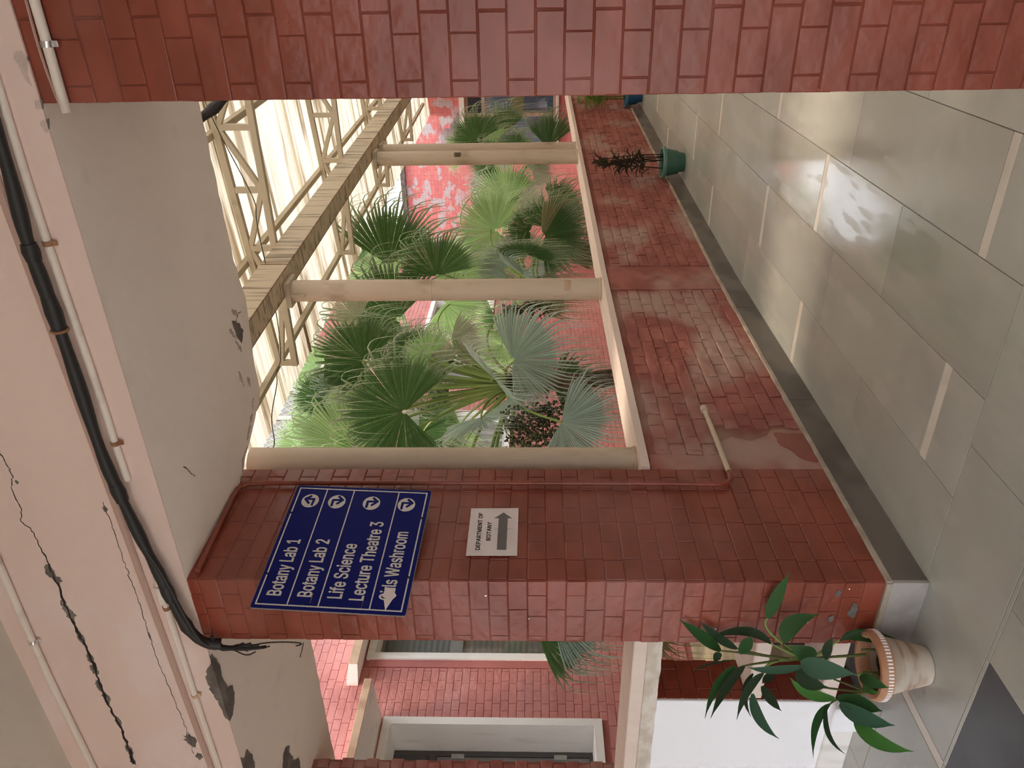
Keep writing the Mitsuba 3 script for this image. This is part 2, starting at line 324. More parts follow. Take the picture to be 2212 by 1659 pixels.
for i, (x, z) in enumerate([(-.20, 1.53), (-.075, 1.70), (-.09, .56), (-.25, .78), (-.03, .29), (-.12, 2.31), (-.21, .42), (-.055, 2.43)]):
    r_ = np.random.RandomState(60 + i); a = np.linspace(0, 2 * np.pi, 9)[:-1]; w = r_.uniform(.004, .009)
    part(P1, 'paint_chip', slab_poly(Polygon(np.c_[np.cos(a) * w * r_.uniform(.4, 1, 8), np.sin(a) * w * .7 * r_.uniform(.4, 1, 8)]), (x, -.0022, z), (1, 0, 0), (0, 0, 1), (0, -1, 0), .0006), 'white_plaster')

P2 = thing('brick_pillar', 'tall dark red brick pillar nearest the camera, cut off by the picture edge', 'pillar')
part(P2, 'core', box(1.7925, 2.55, .0028, .72, 0, H + .02), 'red_joint')
lay(P2, (1.79, 0, 0), (1, 0, 0), (0, -1, 0), .76, .04, H, 'red_paint', seed=4, shift=.1, bond=(.236, .113))
lay(P2, (1.79, .004, 0), (0, 1, 0), (-1, 0, 0), .7, .155, H, 'red_paint', seed=5, limit=0)
part(P2, 'skirting', cbox(1.776, 2.56, -.014, .02, 0, .04, .002), 'skirt_stone')
for pl in ([(1.926, 2.912), (1.927, 2.89), (1.907, 2.88), (1.865, 2.894), (1.832, 2.89), (1.852, 2.905), (1.891, 2.913), (1.91, 2.92)], [(1.799, 2.898), (1.802, 2.875), (1.776, 2.882), (1.776, 2.902)], [(1.745, 2.897), (1.75, 2.874), (1.714, 2.884), (1.711, 2.894), (1.735, 2.903)]):
    part(P2, 'broken_mortar', slab_poly(Polygon(pl), (0, .002, 0), (1, 0, 0), (0, 0, 1), (0, -1, 0), .006), 'concrete')

P3 = thing('brick_pillar', 'rough red brick pillar edge at the left end of the white parapet', 'pillar')
part(P3, 'core', box(-2.6, -2.198, .0, .735, 0, H), 'worn_joint')
lay(P3, (-2.19, 0.0, 0), (0, 1, 0), (1, 0, 0), .74, .02, H, 'red_worn', worn=1, seed=6)

# ------------------------------------------------------------------ big plastered beam and ceiling
B = thing('plastered_beam', 'wide pink plastered beam with cracks and a grey underside above the pillars', 'beam')
out = [(-9, 0), (-9, 1.055), (-2.6, 1.05), (-2.2, 1.045), (-1.6, 1.06), (-1.1, 1.055), (-.75, 1.06), (-.42, 1.05), (-.33, .80), (-.33, .66), (0, .645), (.074, .748), (.131, .883), (.2, 1.03), (.254, 1.072), (.39, 1.067), (.594, 1.105), (.73, 1.12), (.936, 1.078), (1.09, 1.07), (1.5, 1.06), (2.2, 1.06), (3.6, 1.06), (3.6, 0)]
rr = np.random.RandomState(4); pts = []
for a, b in zip(out[:-1], out[1:]):
    n_ = max(1, int(np.hypot(b[0] - a[0], b[1] - a[1]) / .05)) if a[1] > .3 and -2.7 < a[0] < 2 else 1
    for t in range(n_):
        q = np.array(a) + (np.array(b) - a) * t / n_; pts.append(q + (rr.uniform(-.006, .006, 2) if n_ > 1 else 0))
pts.append(out[-1])
part(B, 'underside', slab_poly(Polygon(pts), (0, 0, H), (1, 0, 0), (0, 1, 0), (0, 0, 1), .04), 'grey_plaster', label='grey underside of the beam')
part(B, 'body', cat([box(-9, 3.6, .004, .60, H + .038, 4.0), box(.3, 3.6, .6, .95, H + .038, 3.3), box(-9, -.5, .6, 1.0, H + .038, 4.0)]), 'pink_plaster')
part(B, 'face', box(-9, 3.6, -.004, .004, H, 4.0), 'pink_plaster', label='pink plaster face of the beam')
def jag(line, w, seed, n=6):
    r = np.random.RandomState(seed); P = []
    for a, b in zip(line[:-1], line[1:]):
        for t in np.linspace(0, 1, n, endpoint=False): P.append(np.array(a) * (1 - t) + np.array(b) * t + r.uniform(-.0045, .0045, 2))
    P = np.array(P); W = w(np.linspace(0, 1, len(P))) * r.uniform(.4, 1.5, len(P)); d = np.gradient(P, axis=0); nn = np.c_[-d[:, 1], d[:, 0]] / np.linalg.norm(d, axis=1, keepdims=True)
    return Polygon(np.vstack([P + nn * W[:, None], (P - nn * W[:, None])[::-1]])).buffer(0)
CR1 = [(0.612, 3.419), (0.561, 3.408), (0.517, 3.405), (0.454, 3.427), (0.353, 3.428), (0.296, 3.447), (0.252, 3.419), (0.189, 3.413), (0.108, 3.408), (0.047, 3.408), (-0.038, 3.407), (-0.157, 3.411), (-0.27, 3.409), (-0.375, 3.394), (-0.533, 3.397), (-0.66, 3.407), (-0.791, 3.4), (-0.914, 3.388), (-1.041, 3.395), (-1.188, 3.396)]
CR2 = [(0.39, 3.107), (0.358, 3.105), (0.268, 3.104), (0.19, 3.103), (0.1, 3.104), (0.007, 3.105), (-0.1, 3.102), (-0.199, 3.107), (-0.279, 3.107), (-0.456, 3.109), (-0.604, 3.103), (-0.733, 3.098), (-0.827, 3.093), (-0.965, 3.089), (-1.108, 3.098)]
def on_face(k, name, poly, m, d=.0015): part(k, name, slab_poly(poly, (0, -.004, 0), (1, 0, 0), (0, 0, 1), (0, -1, 0), d), m)
on_face(B, 'crack', jag(CR1, lambda t: .0009 + .0045 * np.clip((t - .35) * 3, 0, 1), 1), 'crack_dark', .002)
on_face(B, 'crack', jag(CR2, lambda t: .0006 + 0 * t, 2), 'crack_dark', .002)
for i, (x, z, w, h) in enumerate([(.04, 3.415, .055, .016), (.0, 3.40, .03, .014), (-.14, 3.415, .05, .012), (-.19, 3.405, .04, .017), (-.33, 3.402, .06, .010), (-.45, 3.40, .045, .012), (-.52, 3.40, .05, .014), (-.62, 3.41, .05, .012), (-.70, 3.40, .06, .012), (-.86, 3.39, .05, .010), (-1.06, 3.395, .06, .014), (-1.14, 3.398, .05, .012), (.355, 3.106, .02, .007), (-.31, 3.107, .03, .004), (-.985, 3.09, .07, .020), (-1.10, 3.075, .04, .012), (.48, 3.40, .012, .006)]):
    a = np.linspace(0, 2 * np.pi, 22)[:-1]; r_ = np.random.RandomState(20 + i)
    on_face(B, 'exposed_patch', Polygon(np.c_[x + np.cos(a) * w * .8 * r_.uniform(.55, 1.1, 21), z + np.sin(a) * h * 1.3 * r_.uniform(.5, 1.25, 21)]).buffer(0), 'concrete', .0012)
def rough_edge(pl, seed, amp=.006, n=4):
    r = np.random.RandomState(seed); P = []; pl = pl + [pl[0]]
    for a, b in zip(pl[:-1], pl[1:]):
        for t in np.linspace(0, 1, n, endpoint=False): P.append(np.array(a) * (1 - t) + np.array(b) * t + r.uniform(-amp, amp, 2) * (t > 0))
    return Polygon(P).buffer(0)
# broken corner: exposed concrete wraps from the face onto the underside
on_face(B, 'broken_corner', rough_edge([(-.437, 2.88), (-.49, 2.893), (-.52, 2.915), (-.60, 2.925), (-.66, 2.918), (-.71, 2.902), (-.80, 2.897), (-.857, 2.88)], 1), 'concrete', .003)
part(B, 'broken_corner', slab_poly(rough_edge([(-.391, -.004), (-.437, -.004), (-.438, .017), (-.495, .038), (-.545, .05), (-.6, .038), (-.698, .056), (-.73, .091), (-.785, .099), (-.824, .076), (-.857, .035), (-.85, -.004)], 2), (0, 0, H), (1, 0, 0), (0, 1, 0), (0, 0, -1), .003), 'concrete')
for s_, pl in enumerate(([(-1.11, -.004), (-1.151, .021), (-1.147, .066), (-1.217, .093), (-1.293, .10), (-1.36, .05), (-1.33, -.004)], [(-1.702, .344), (-1.644, .385), (-1.65, .429), (-1.7, .475), (-1.726, .452), (-1.796, .479), (-1.836, .482), (-1.908, .546), (-2.0, .54), (-1.95, .40)], [(.70, .92), (.66, .985), (.60, 1.02), (.56, .97), (.62, .93)], [(-.63, .73), (-.61, .79), (-.625, .80), (-.64, .73)], [(-1.42, .85), (-1.40, .94), (-1.415, .95), (-1.435, .86)])):
    part(B, 'exposed_patch', slab_poly(rough_edge(list(pl), 5 + s_), (0, 0, H), (1, 0, 0), (0, 1, 0), (0, 0, -1), .0015), 'concrete')
for s_, ln in enumerate(([(.66, .95), (.70, 1.0), (.69, 1.05)], [(-.55, .32), (-.62, .37), (-.66, .40)], [(.40, .2), (.33, .25), (.30, .27)])):
    part(B, 'crack', slab_poly(jag(ln, lambda t: .0015 + 0 * t, 30 + s_), (0, 0, H), (1, 0, 0), (0, 1, 0), (0, 0, -1), .001), 'crack_dark')
mat_smudge = 'smudge'
for i in range(13):                             # sooty wipe marks near the outer edge of the underside
    r_ = np.random.RandomState(90 + i); x = [.02, .06, .10, .16, .20, .26, .33, .36, .52, .60, .68, -.50, -.62][i]; y = [.66, .72, .80, .88, .93, .98, .97, .90, .96, .93, 1.0, .93, .88][i]; L = r_.uniform(.05, .13); a = r_.uniform(-.5, .3) + (1.1 if i < 6 else 2.6)
    part(B, 'smudge', slab_poly(jag([(x, y), (x - L * .5 * math.cos(a) + .01, y - L * .5 * math.sin(a)), (x - L * math.cos(a), y - L * math.sin(a))], lambda t: .002 + .009 * np.sin(t * 3.1), 120 + i), (0, 0, H), (1, 0, 0), (0, 1, 0), (0, 0, -1), .0006), mat_smudge)
struct('ceiling', 'cream plastered ceiling of the lobby with an added unseen downstand beam')
put('ceiling', cat([box(-9, 3.6, -4.4, .004, 3.71, 3.95), box(-9, 3.6, -4.4, -3.9, 2.75, 3.72)]), 'ceiling_plaster')  # second box: unseen downstand beam, added to hold sky light off upper surfaces
struct('wall_right', 'plastered end wall of the lobby beside the camera')
put('wall_right', box(3.6, 3.8, -4.4, 1.0, -.1, 3.95), 'white_plaster')

# ------------------------------------------------------------------ corridor parapet
W = thing('parapet_wall', 'low worn red brick parapet with cream coping along the corridor', 'parapet')
BEND, SL = 3.2, .036                            # beyond the second post the corridor bends slightly to the right
du = np.array([SL, 1, 0]) / math.hypot(SL, 1); dn = np.array([du[1], -du[0], 0])
def along(x, y, z=0.):                          # corridor coordinates: bends at BEND
    return np.array([x, y, z]) if y <= BEND else np.array([0, BEND, z]) + du * (y - BEND) + dn * x
def wall_piece(x0, x1, y0, y1, z0, z1):
    ms = []
    if y0 < BEND: ms.append(box(x0, x1, y0, min(y1, BEND), z0, z1))
    if y1 > BEND:
        m = box(x0, x1, 0, y1 - max(y0, BEND), z0, z1); m.apply_transform(frame_mat(along(0, max(y0, BEND)), dn, du, [0, 0, 1.])); ms.append(m)
    return cat(ms)
part(W, 'core', wall_piece(-.23, -.0065, .737, 16, 0, .965), 'worn_joint')
# bricks: a smoother stretch, a plaster repair beside the pillar and a pilaster joint at the second post
patch = (.30 + .0, .66)
lay(W, (0, .742, 0), (0, 1, 0), (1, 0, 0), 2.20, .15, .955, 'red_worn', worn=1, seed=8, limit=190, holes=[(0, .36, .15, .56), (.0, .12, .4, .96)])
lay(W, along(0, 3.42), du, dn, 12.4, .15, .955, 'red_worn', worn=1, seed=9, limit=110)
part(W, 'plaster_repair', slab_poly(rough_edge([(.742, .15), (1.08, .15), (1.09, .30), (1.03, .34), (.98, .42), (1.02, .52), (.95, .60), (.86, .62), (.862, .955), (.742, .955)], 9, .008), (-.006, 0, 0), (0, 1, 0), (0, 0, 1), (1, 0, 0), .007), 'red_worn', label='patch of smeared plaster repair')
part(W, 'plaster_repair', slab_poly(rough_edge([(.80, .16), (1.04, .16), (1.05, .30), (.95, .30), (.90, .26), (.82, .22)], 10, .006), (.001, 0, 0), (0, 1, 0), (0, 0, 1), (1, 0, 0), .005), 'red_paint')
part(W, 'joint_pilaster', slab_poly(rough_edge([(2.955, .15), (3.40, .15), (3.41, .955), (2.95, .955)], 11, .008), (-.006, 0, 0), (0, 1, 0), (0, 0, 1), (1, 0, 0), .010), 'red_worn', label='rough plastered joint strip')
part(W, 'coping', wall_piece(-.245, .018, .742, 15.9, .962, 1.002), 'cream_coping', label='cream painted coping')
for i, (a, b) in enumerate([(.74, 1.36), (1.363, 2.6), (2.603, 3.8), (3.803, 5.0), (5.003, 6.2), (6.203, 8), (8.003, 11), (11.003, 15.9)]):
    part(W, 'skirting', wall_piece(-.01, .013, a, b, 0, .136), 'skirt_stone')
part(W, 'mortar_fillet', cat([bar(along(.0, a, .146), along(.0, b, .146), .028, .022) for a, b in ((.74, 3.2), (3.2, 9), (9, 15.9))]), 'mortar')

# ------------------------------------------------------------------ left parapet with a gap beside the pillar
W2 = thing('parapet_wall', 'white plastered parapet with a rough stone coping left of the sign pillar', 'parapet')
yw = .177
part(W2, 'panel', cbox(-2.19, -.935, yw + .006, .412, 0, .95, .004), 'white_plaster')
part(W2, 'core', box(-.94, -.9165, yw + .02, .41, 0, .95), 'red_joint')
part(W2, 'border', cbox(-1.04, -.914, yw, yw + .02, .13, .95, .003), 'white_plaster', label='white raised border strip')
part(W2, 'base_block', cbox(-1.06, -.905, yw - .05, yw + .02, 0, .135, .006), 'white_plaster', label='small white block at the corner')
part(W2, 'skirting', cbox(-2.19, -1.06, yw - .012, yw + .01, 0, .125, .003), 'white_frame', label='pale bluish stone skirting')
lay(W2, (-.912, yw + .012, 0), (0, 1, 0), (1, 0, 0), .226, .13, .94, 'red_paint', seed=12)
part(W2, 'coping', cbox(-2.19, -.32, yw - .02, .44, 1.01, 1.072, .004), 'cream_coping', label='cream stone coping')
cm = box(-2.19, -.32, yw - .022, .42, .945, 1.01).subdivide_to_size(.03)
vv = np.array(cm.vertices); nn = meshkit.fbm(vv * 22, 3) - .5; cm.vertices = vv + np.c_[0 * nn, -.02 * nn * (vv[:, 1] < .3), .022 * nn * (vv[:, 2] < .96)]
part(W2, 'coping_bed', cm, 'rough_stone', True, label='rough broken bed under the coping')
part(W2, 'gap_slab', cbox(-.905, -.338, .185, .47, .455, .525, .006), 'cream_coping', label='cream slab set across the gap')
part(W2, 'gap_slab', cbox(-.905, -.338, .185, .45, .115, .19, .006), 'cream_coping', label='lower cream slab across the gap')
part(W2, 'painted_shade', cbox(-.90, -.338, .50, .51, .0, .44, .002), 'black_rubber', label='black panel added as painted shade in the gap behind the slabs')  # near-black panel added in place of the deep shade beyond the gap

# ------------------------------------------------------------------ posts, roof beam, trusses and translucent roof
ZB, HB = 3.395, .215                            # roof beam: underside and height
POSTG = 'round cream posts on the corridor parapet'
def post(y, x, z1, label, r=.082, tape=None, seam=None):
    k = thing('roof_post', label, 'post', POSTG); c = along(x, y)
    part(k, 'shaft', lathe([(0, 1.0), (r, 1.0), (r * 1.0, 1.02), (r, z1), (0, z1)], 28, (c[0], c[1], 0)), 'post_cream', 40)
    part(k, 'base_ring', lathe([(0, .995), (r + .006, .995), (r + .006, 1.018), (r, 1.022), (0, 1.022)], 28, (c[0], c[1], 0)), 'post_cream', 40)
    if z1 > 3:
        part(k, 'cap_plate', cbox(c[0] - .10, c[0] + .10, c[1] - .10, c[1] + .10, z1 - .05, z1 - .003, .004), 'truss_cream', label='steel cap plate')
        part(k, 'cap_gusset', cbox(c[0] - .006, c[0] + .006, c[1] - .105, c[1] + .105, z1 - .16, z1 - .05, .002), 'truss_cream')
    for z, h, a0, a1 in tape or ():
        a = np.radians(np.linspace(a0, a1, 9)); V = np.vstack([np.c_[c[0] + (r + .0012) * np.cos(a), c[1] + (r + .0012) * np.sin(a), 0 * a + zz] for zz in (z, z + h)])
        part(k, 'tape_mark', trimesh.Trimesh(V, [f for i in range(8) for f in ([i, i + 1, i + 10], [i, i + 10, i + 9])], process=False), 'rust_edge' if z < 2 else 'bark', label='old strip of brown tape')
    if seam: part(k, 'seam', lathe([(r, seam), (r + .003, seam + .003), (r + .003, seam + .008), (r, seam + .011)], 28, (c[0], c[1], 0)), 'post_cream', 40)
post(.93, -.10, 2.94, 'round cream post squeezed against the back of the sign pillar')
post(3.18, -.085, ZB, 'round cream post over the plastered joint of the parapet, with brown tape low down', tape=[(1.235, .05, -75, -15)], seam=2.28)
post(6.86, -.07, ZB, 'stained round cream post, nearer of the touching pair above the green flowerpot', tape=[(2.36, .08, -70, -30)])
post(7.26, -.085, ZB, 'stained round cream post, farther of the touching pair above the green flowerpot')
post(12.1, -.05, ZB, 'pale far post showing as a sliver beside the near pillar', .075)
RB = thing('roof_beam', 'dirt-streaked cream steel beam lying along the tops of the round posts', 'beam')
def bx_(y): return .015 + .046 * (y - 3.6)
a, b = np.array([bx_(.6), .6, ZB + HB / 2]), np.array([bx_(16.), 16., ZB + HB / 2])
ys_ = [1.07, 3.28, 7.0, 16.]
for y0, y1 in zip(ys_[:-1], ys_[1:]):
    part(RB, 'section', bar((bx_(y0), y0 + .003, ZB + HB / 2), (bx_(y1), y1 - .003, ZB + HB / 2), .19, HB), 'beam_steel')
part(RB, 'rust_edge', cat([bar((bx_(1.1) + s * .088, 1.1, ZB - .001), (bx_(15.9) + s * .088, 15.9, ZB - .001), .007, .006) for s in (-1, 1)]), 'rust')
for y in (3.28, 7.0): part(RB, 'splice_weld', cat([bar((bx_(y) + .0965, y, ZB + .004), (bx_(y) + .0965, y, ZB + HB - .004), .010, .004, (1, 0, 0))]), 'rust')
zt = ZB + HB
ZC = lambda x: 3.855 + .075 * x                # top chord centre
TG = 'light steel trusses across the corridor roof'
TLAB = ['cream steel roof truss nearest the pink beam', 'cream steel roof truss whose square end hangs past the post over the parapet joint', 'cream steel roof truss just before the touching pair of posts', 'cream steel roof truss just beyond the touching pair of posts', 'cream steel roof truss farthest down the corridor']
TRUSS_Y = [1.35, 3.75, 6.30, 8.85, 11.4]
for i, y in enumerate(TRUSS_Y):
    k = thing('roof_truss', TLAB[i], 'truss', None); xo = bx_(y) - .10
    L, Rr = xo - .95, xo + 2.6; zb = zt + .03; s = .052
    part(k, 'bottom_chord', bar((L, y, zb), (Rr, y, zb), s, s), 'truss_cream')
    part(k, 'top_chord', bar((L - .0, y, ZC(L)), (Rr, y, ZC(Rr)), s, s), 'truss_cream')
    xs = [L + .026, xo - .33, xo + .14, xo + .62, xo + 1.10, xo + 1.60, xo + 2.1]
    for j, x in enumerate(xs):
        part(k, 'upright', bar((x, y, zb + .02), (x, y, ZC(x) - .02), .046, .046, (0, 1, 0)), 'truss_cream')
        if j + 1 < len(xs):
            x2 = xs[j + 1]; A, Bq = ((x, zb + .02), (x2, ZC(x2) - .02)) if j % 2 else ((x, ZC(x) - .02), (x2, zb + .02))
            part(k, 'diagonal', bar((A[0], y, A[1]), (Bq[0], y, Bq[1]), .042, .042), 'truss_cream')
PLAB = ['steel purlin along the outer eave over the palms', 'steel purlin of the corridor roof straight above the post beam', 'steel purlin of the corridor roof in from the post beam, passing the cable roll', 'steel purlin of the corridor roof beside the building wall']
for i, dx in enumerate((-.98, .02, 1.05, 2.1)):
    k = thing('roof_purlin', PLAB[i], 'purlin'); x0, x1 = bx_(.9) - .1 + dx, bx_(14.5) - .1 + dx
    put(k, bar((x0, 1.2, ZC(dx) + .052), (x1, 14.5, ZC(dx) + .052), .055, .055), 'truss_cream', False)
RS = thing('corrugated_roof', 'translucent yellowish corrugated plastic roof sheets above the trusses', 'roof')
def sheet(y0, y1, dz):
    n = int((y1 - y0) / .019); yy = np.linspace(y0, y1, n); xx = np.linspace(-1.42, 2.75, 4)
    V, F = [], []
    for j, y in enumerate(yy):
        for x in xx:
            V.append([x + .046 * (y - 3.6) - .085, y, ZC(x) + .094 + dz + .009 * math.sin(2 * math.pi * y / .076)])
    m = len(xx)
    for j in range(n - 1):
        for i in range(m - 1):
            a = j * m + i; F += [[a, a + 1, a + m + 1], [a, a + m + 1, a + m]]
    return trimesh.Trimesh(V, F, process=False)
y = 1.06; i = 0
while y < 15.5:
    part(RS, 'sheet', sheet(y, y + 1.0, .004 * (i % 2)), 'roof_plastic', True); y += .93; i += 1

# ------------------------------------------------------------------ pipes, conduits and cables
k = thing('conduit_pipe', 'red painted conduit running round the edge of the sign pillar and over the parapet', 'pipe')
pp = [(0.012, .03, 2.845), (.013, .28, 2.858), (.014, .50, 2.868), (.016, .565, 2.862), (.018, .592, 2.83), (.019, .60, 2.72), (.020, .60, 2.0), (.020, .60, 1.4), (.020, .598, .9), (.020, .592, .68), (.02, .602, .635), (.02, .635, .612), (.02, .70, .608)]
pp = [(x + .006, y, z) for x, y, z in pp]
part(k, 'red_run', tube(pp, .0115, 10), 'red_paint', 40)
part(k, 'bare_run', tube([(.026, .69, .608), (.026, .95, .610), (.026, 1.235, .615)], .0125, 10), 'post_cream', 40, label='unpainted grey end of the conduit')
part(k, 'coupling', tube([(.026, 1.225, .615), (.026, 1.262, .616)], .018, 10), 'post_cream', 40)
for p_ in [(.026, .60, 1.01)]: part(k, 'coupling', tube([p_, (p_[0], p_[1], p_[2] + .04)], .014, 10), 'red_paint', 40)
def run(name, label, catg, pts, r, m, y, n=60):
    q = thing(name, label, catg); P = bez([(x, y, z) for x, z in pts], n) if len(pts) > 2 else np.array([(x, y, z) for x, z in pts])
    return q, P
k, P = run('black_cable', 'thick black insulated cable sagging along the pink beam', 'cable', [(2.3, 3.00), (1.666, 3.00), (1.435, 3.017), (1.273, 3.014), (0.963, 3.010), (0.67, 3.012), (0.469, 2.997), (0.253, 2.972), (0.103, 2.950), (-0.104, 2.924), (-0.262, 2.880), (-0.325, 2.80)], 0, 0, -.056)
P[-6:, 1] = np.linspace(-.056, -.032, 6)
part(k, 'core', tube(P, .0205 + .0025 * np.sin(np.arange(60) * .9), 10), 'black_rubber', 40)
for i in (12, 17, 31, 45, 50): part(k, 'tape_wrap', tube(P[i:i + 3], [.0225, .0265, .0225], 10), 'black_rubber', 40)
for j, (dy, dz) in enumerate(((-.012, -.03), (.012, .022))): part(k, 'strand', tube(np.array([P[i] + [.01 * j, dy, dz * math.sin((i - 38) / 21 * math.pi) * .9] for i in range(38, 60)]), .0075, 8), 'black_rubber', 40)
part(k, 'steel_band', tube([P[19] + [.004, 0, 0], P[19] - [.004, 0, 0]], .0285, 12), 'rust', 40, label='rusty clamp band')
k, P = run('black_cable', 'thinner black wire looping below the thick cable at the top of the sign pillar', 'cable', [(.36, 3.0), (0.289, 2.988), (0.118, 2.972), (-0.039, 2.955), (-0.218, 2.905), (-0.30, 2.86), (-.336, 2.80)], 0, 0, -.028)
put(k, tube(P, .0065, 8), 'black_rubber', 40)
k = thing('loose_wire', 'tangle of loose black wires hanging at the left corner of the sign pillar', 'wire')
part(k, 'knot', cat([tube(bez([(-.30 + .02 * math.cos(i), -.03 - .01 * (i % 3), 2.83 + .015 * math.sin(i * 2)), (-.34, -.045 + .01 * (i % 2), 2.80 - .012 * i), (-.345 + .01 * math.sin(i), -.02, 2.74 - .03 * i)], 8), .007, 6) for i in range(5)]), 'black_rubber', 40)
for pts in ([(-.335, -.03, 2.80), (-.36, -.035, 2.70), (-.355, -.03, 2.69), (-.322, -.03, 2.63), (-.314, -.03, 2.50), (-.335, -.03, 2.49)], [(-.34, -.03, 2.78), (-.372, -.04, 2.72), (-.378, -.04, 2.69), (-.36, -.04, 2.66)], [(-.338, -.03, 2.76), (-.355, -.03, 2.68), (-.338, -.03, 2.60)]):
    part(k, 'strand', tube(bez(pts, 24), .0028, 6), 'black_rubber', 40)
def conduit(label, pts, r, y, bands=(), m='white_pvc', name='white_conduit'):
    k = thing(name, label, 'conduit'); P = np.array([(x, y, z) for x, z in pts])
    part(k, 'pipe', tube(bez(P, 30) if len(P) > 2 else P, r, 10), m, 40)
    for x, z, bm in bands: part(k, 'clip', cat([tube([(x - .008, y, z), (x + .008, y, z)], r * 1.22, 12), cbox(x - .008, x + .008, y - .002, y + .006, z - r * 2.2, z + r * 1.1, .001)]), bm, 40, label='metal clip')
conduit('dirty white conduit along the pink beam just under the thick black cable', [(2.3, 2.975), (1.805, 2.98), (1.441, 2.985), (.967, 2.978), (.72, 2.978), (.50, 2.976)], .0125, -.017, [(1.39, 2.984, 'rust'), (.66, 2.978, 'rust')])
conduit('dirty white conduit along the pink beam left of the sign pillar', [(-.012, 2.990), (-.13, 2.987), (-.73, 2.991), (-1.5, 2.985)], .0125, -.017, [(-.135, 2.987, 'rust'), (-.66, 2.990, 'rust_edge')])
part('white_conduit_001', 'end_stub', tube([(-.012, -.02, 2.990), (-.10, -.02, 2.988)], .019, 12), 'white_pvc', 40)
conduit('cream conduit high on the pink beam just below the ceiling', [(1.2, 3.585), (.081, 3.595), (-.526, 3.603), (-1.175, 3.592), (-2.2, 3.585)], .0145, -.019, [(-.33, 3.601, 'chrome')])
k = thing('cable_raceway', 'flat pinkish plastic cable raceway along the pink beam', 'cable cover')
part(k, 'base', bar((2.3, -.009, 3.092), (-1.9, -.009, 3.020), .012, .028), 'raceway_pvc'); part(k, 'lid', bar((2.3, -.0155, 3.0925), (-1.9, -.0155, 3.0205), .004, .020), 'raceway_pvc')
conduit('cream conduit stub with a shiny clip at the top of the near pillar', [(2.3, 2.807), (2.051, 2.807), (1.94, 2.807), (1.84, 2.808), (1.768, 2.806)], .0135, -.018, [(1.944, 2.807, 'chrome')])
k = thing('thin_wire', 'thin pinkish wire stapled above the conduit stub on the near pillar', 'wire'); put(k, tube(bez([(2.3, -.008, 2.833), (2.051, -.008, 2.835), (1.928, -.008, 2.838), (1.804, -.008, 2.829), (1.79, -.01, 2.815)], 24), .0042, 6), 'raceway_pvc', 40)
k = thing('overhead_wire', 'thin black wire drooping from the roof trusses to the corner post', 'wire')
put(k, tube(bez([(1.45, 2.4, 3.42), (1.179, 3.3, 3.76), (1.0, 3.32, 3.715), (.77, 3.35, 3.65), (.547, 3.35, 3.585), (.431, 3.32, 3.587), (.054, 3.3, 3.57), (-.42, 3.3, 3.563), (-.72, 3.25, 3.58), (-.80, 3.2, 3.61), (-.69, 2.8, 3.47), (-.65, 2.3, 3.35), (-.45, 1.7, 3.12), (-.10, 1.0, 2.89)], 90), .0036, 6), 'black_rubber', 40)
k = thing('cable_roll', 'black taped cable roll slung under the roof beside the near pillar', 'cable'); P = bez([(1.15, 1.38, 3.60), (1.40, 1.5, 3.24), (1.50, 1.6, 3.06), (1.62, 1.6, 2.93), (1.75, 1.6, 2.85)], 24)
part(k, 'core', tube(P, .025 + .004 * np.sin(np.arange(24) * 1.7), 10), 'black_rubber', 40)

# ------------------------------------------------------------------ blue direction sign
SG = thing('direction_sign', 'dark blue direction sign with white lettering jutting past the corner of the brick pillar', 'sign')
TL = np.array([-.004, -.14, 2.584]); d_ = np.array([.107, .614, -.034]); SL_ = .625
ex = d_ / np.linalg.norm(d_); en = np.array([ex[1], -ex[0], 0]); en /= np.linalg.norm(en); ey = np.cross(en, ex)
def sgn(mesh): mesh.apply_transform(frame_mat(TL, ex, ey, en)); return mesh
part(SG, 'panel', sgn(slab_poly(sbox(0, -.596, SL_ + .003, .0).buffer(-.012).buffer(.012), (0, 0, -.006), (1, 0, 0), (0, 1, 0), (0, 0, 1), .006)), 'sign_blue')
part(SG, 'rim', sgn(slab_poly(sbox(-.002, -.598, SL_ + .005, .002).buffer(-.012).buffer(.012).difference(sbox(.001, -.595, SL_ + .002, -.001)), (0, 0, -.007), (1, 0, 0), (0, 1, 0), (0, 0, 1), .006)), 'grey_steel', label='thin bare metal edge')
def rect(x0, y0, x1, y1, d=.0012): return sgn(slab_poly(sbox(x0, y0, x1, y1), (0, 0, .0), (1, 0, 0), (0, 1, 0), (0, 0, 1), d))
part(SG, 'border', sgn(slab_poly(sbox(.014, -.581, .615, -.014).difference(sbox(.0195, -.5755, .6095, -.0195)), (0, 0, 0), (1, 0, 0), (0, 1, 0), (0, 0, 1), .0012)), 'sign_white', label='white border line')
for yv in (.138, .258, .456): part(SG, 'divider', rect(.0195, -yv - .0025, .6095, -yv + .0025), 'sign_white', label='white line between the rows')
def words(txt, x0, x1, base, cap, m, parent, tf, bold=True, name='lettering'):
    t = meshkit.text_mesh(txt, cap, .0012, bold); b = t.bounds; t.apply_translation((-b[0][0], 0, 0)); t.apply_scale([(x1 - x0) / (b[1][0] - b[0][0]), 1, 1]); t.apply_translation((x0, base, 0))
    part(parent, name, tf(t), m, label=f'words {txt}')
for txt, x0, x1, bs in (('Botany Lab 1', .057, .330, -.100), ('Botany Lab 2', .058, .336, -.220), ('Life Science', .058, .320, -.338), ('Lecture Theatre 3', .054, .441, -.423), ('Girls Washroom', .062, .394, -.536)):
    words(txt, x0, x1, bs, .054, 'sign_white', SG, sgn)
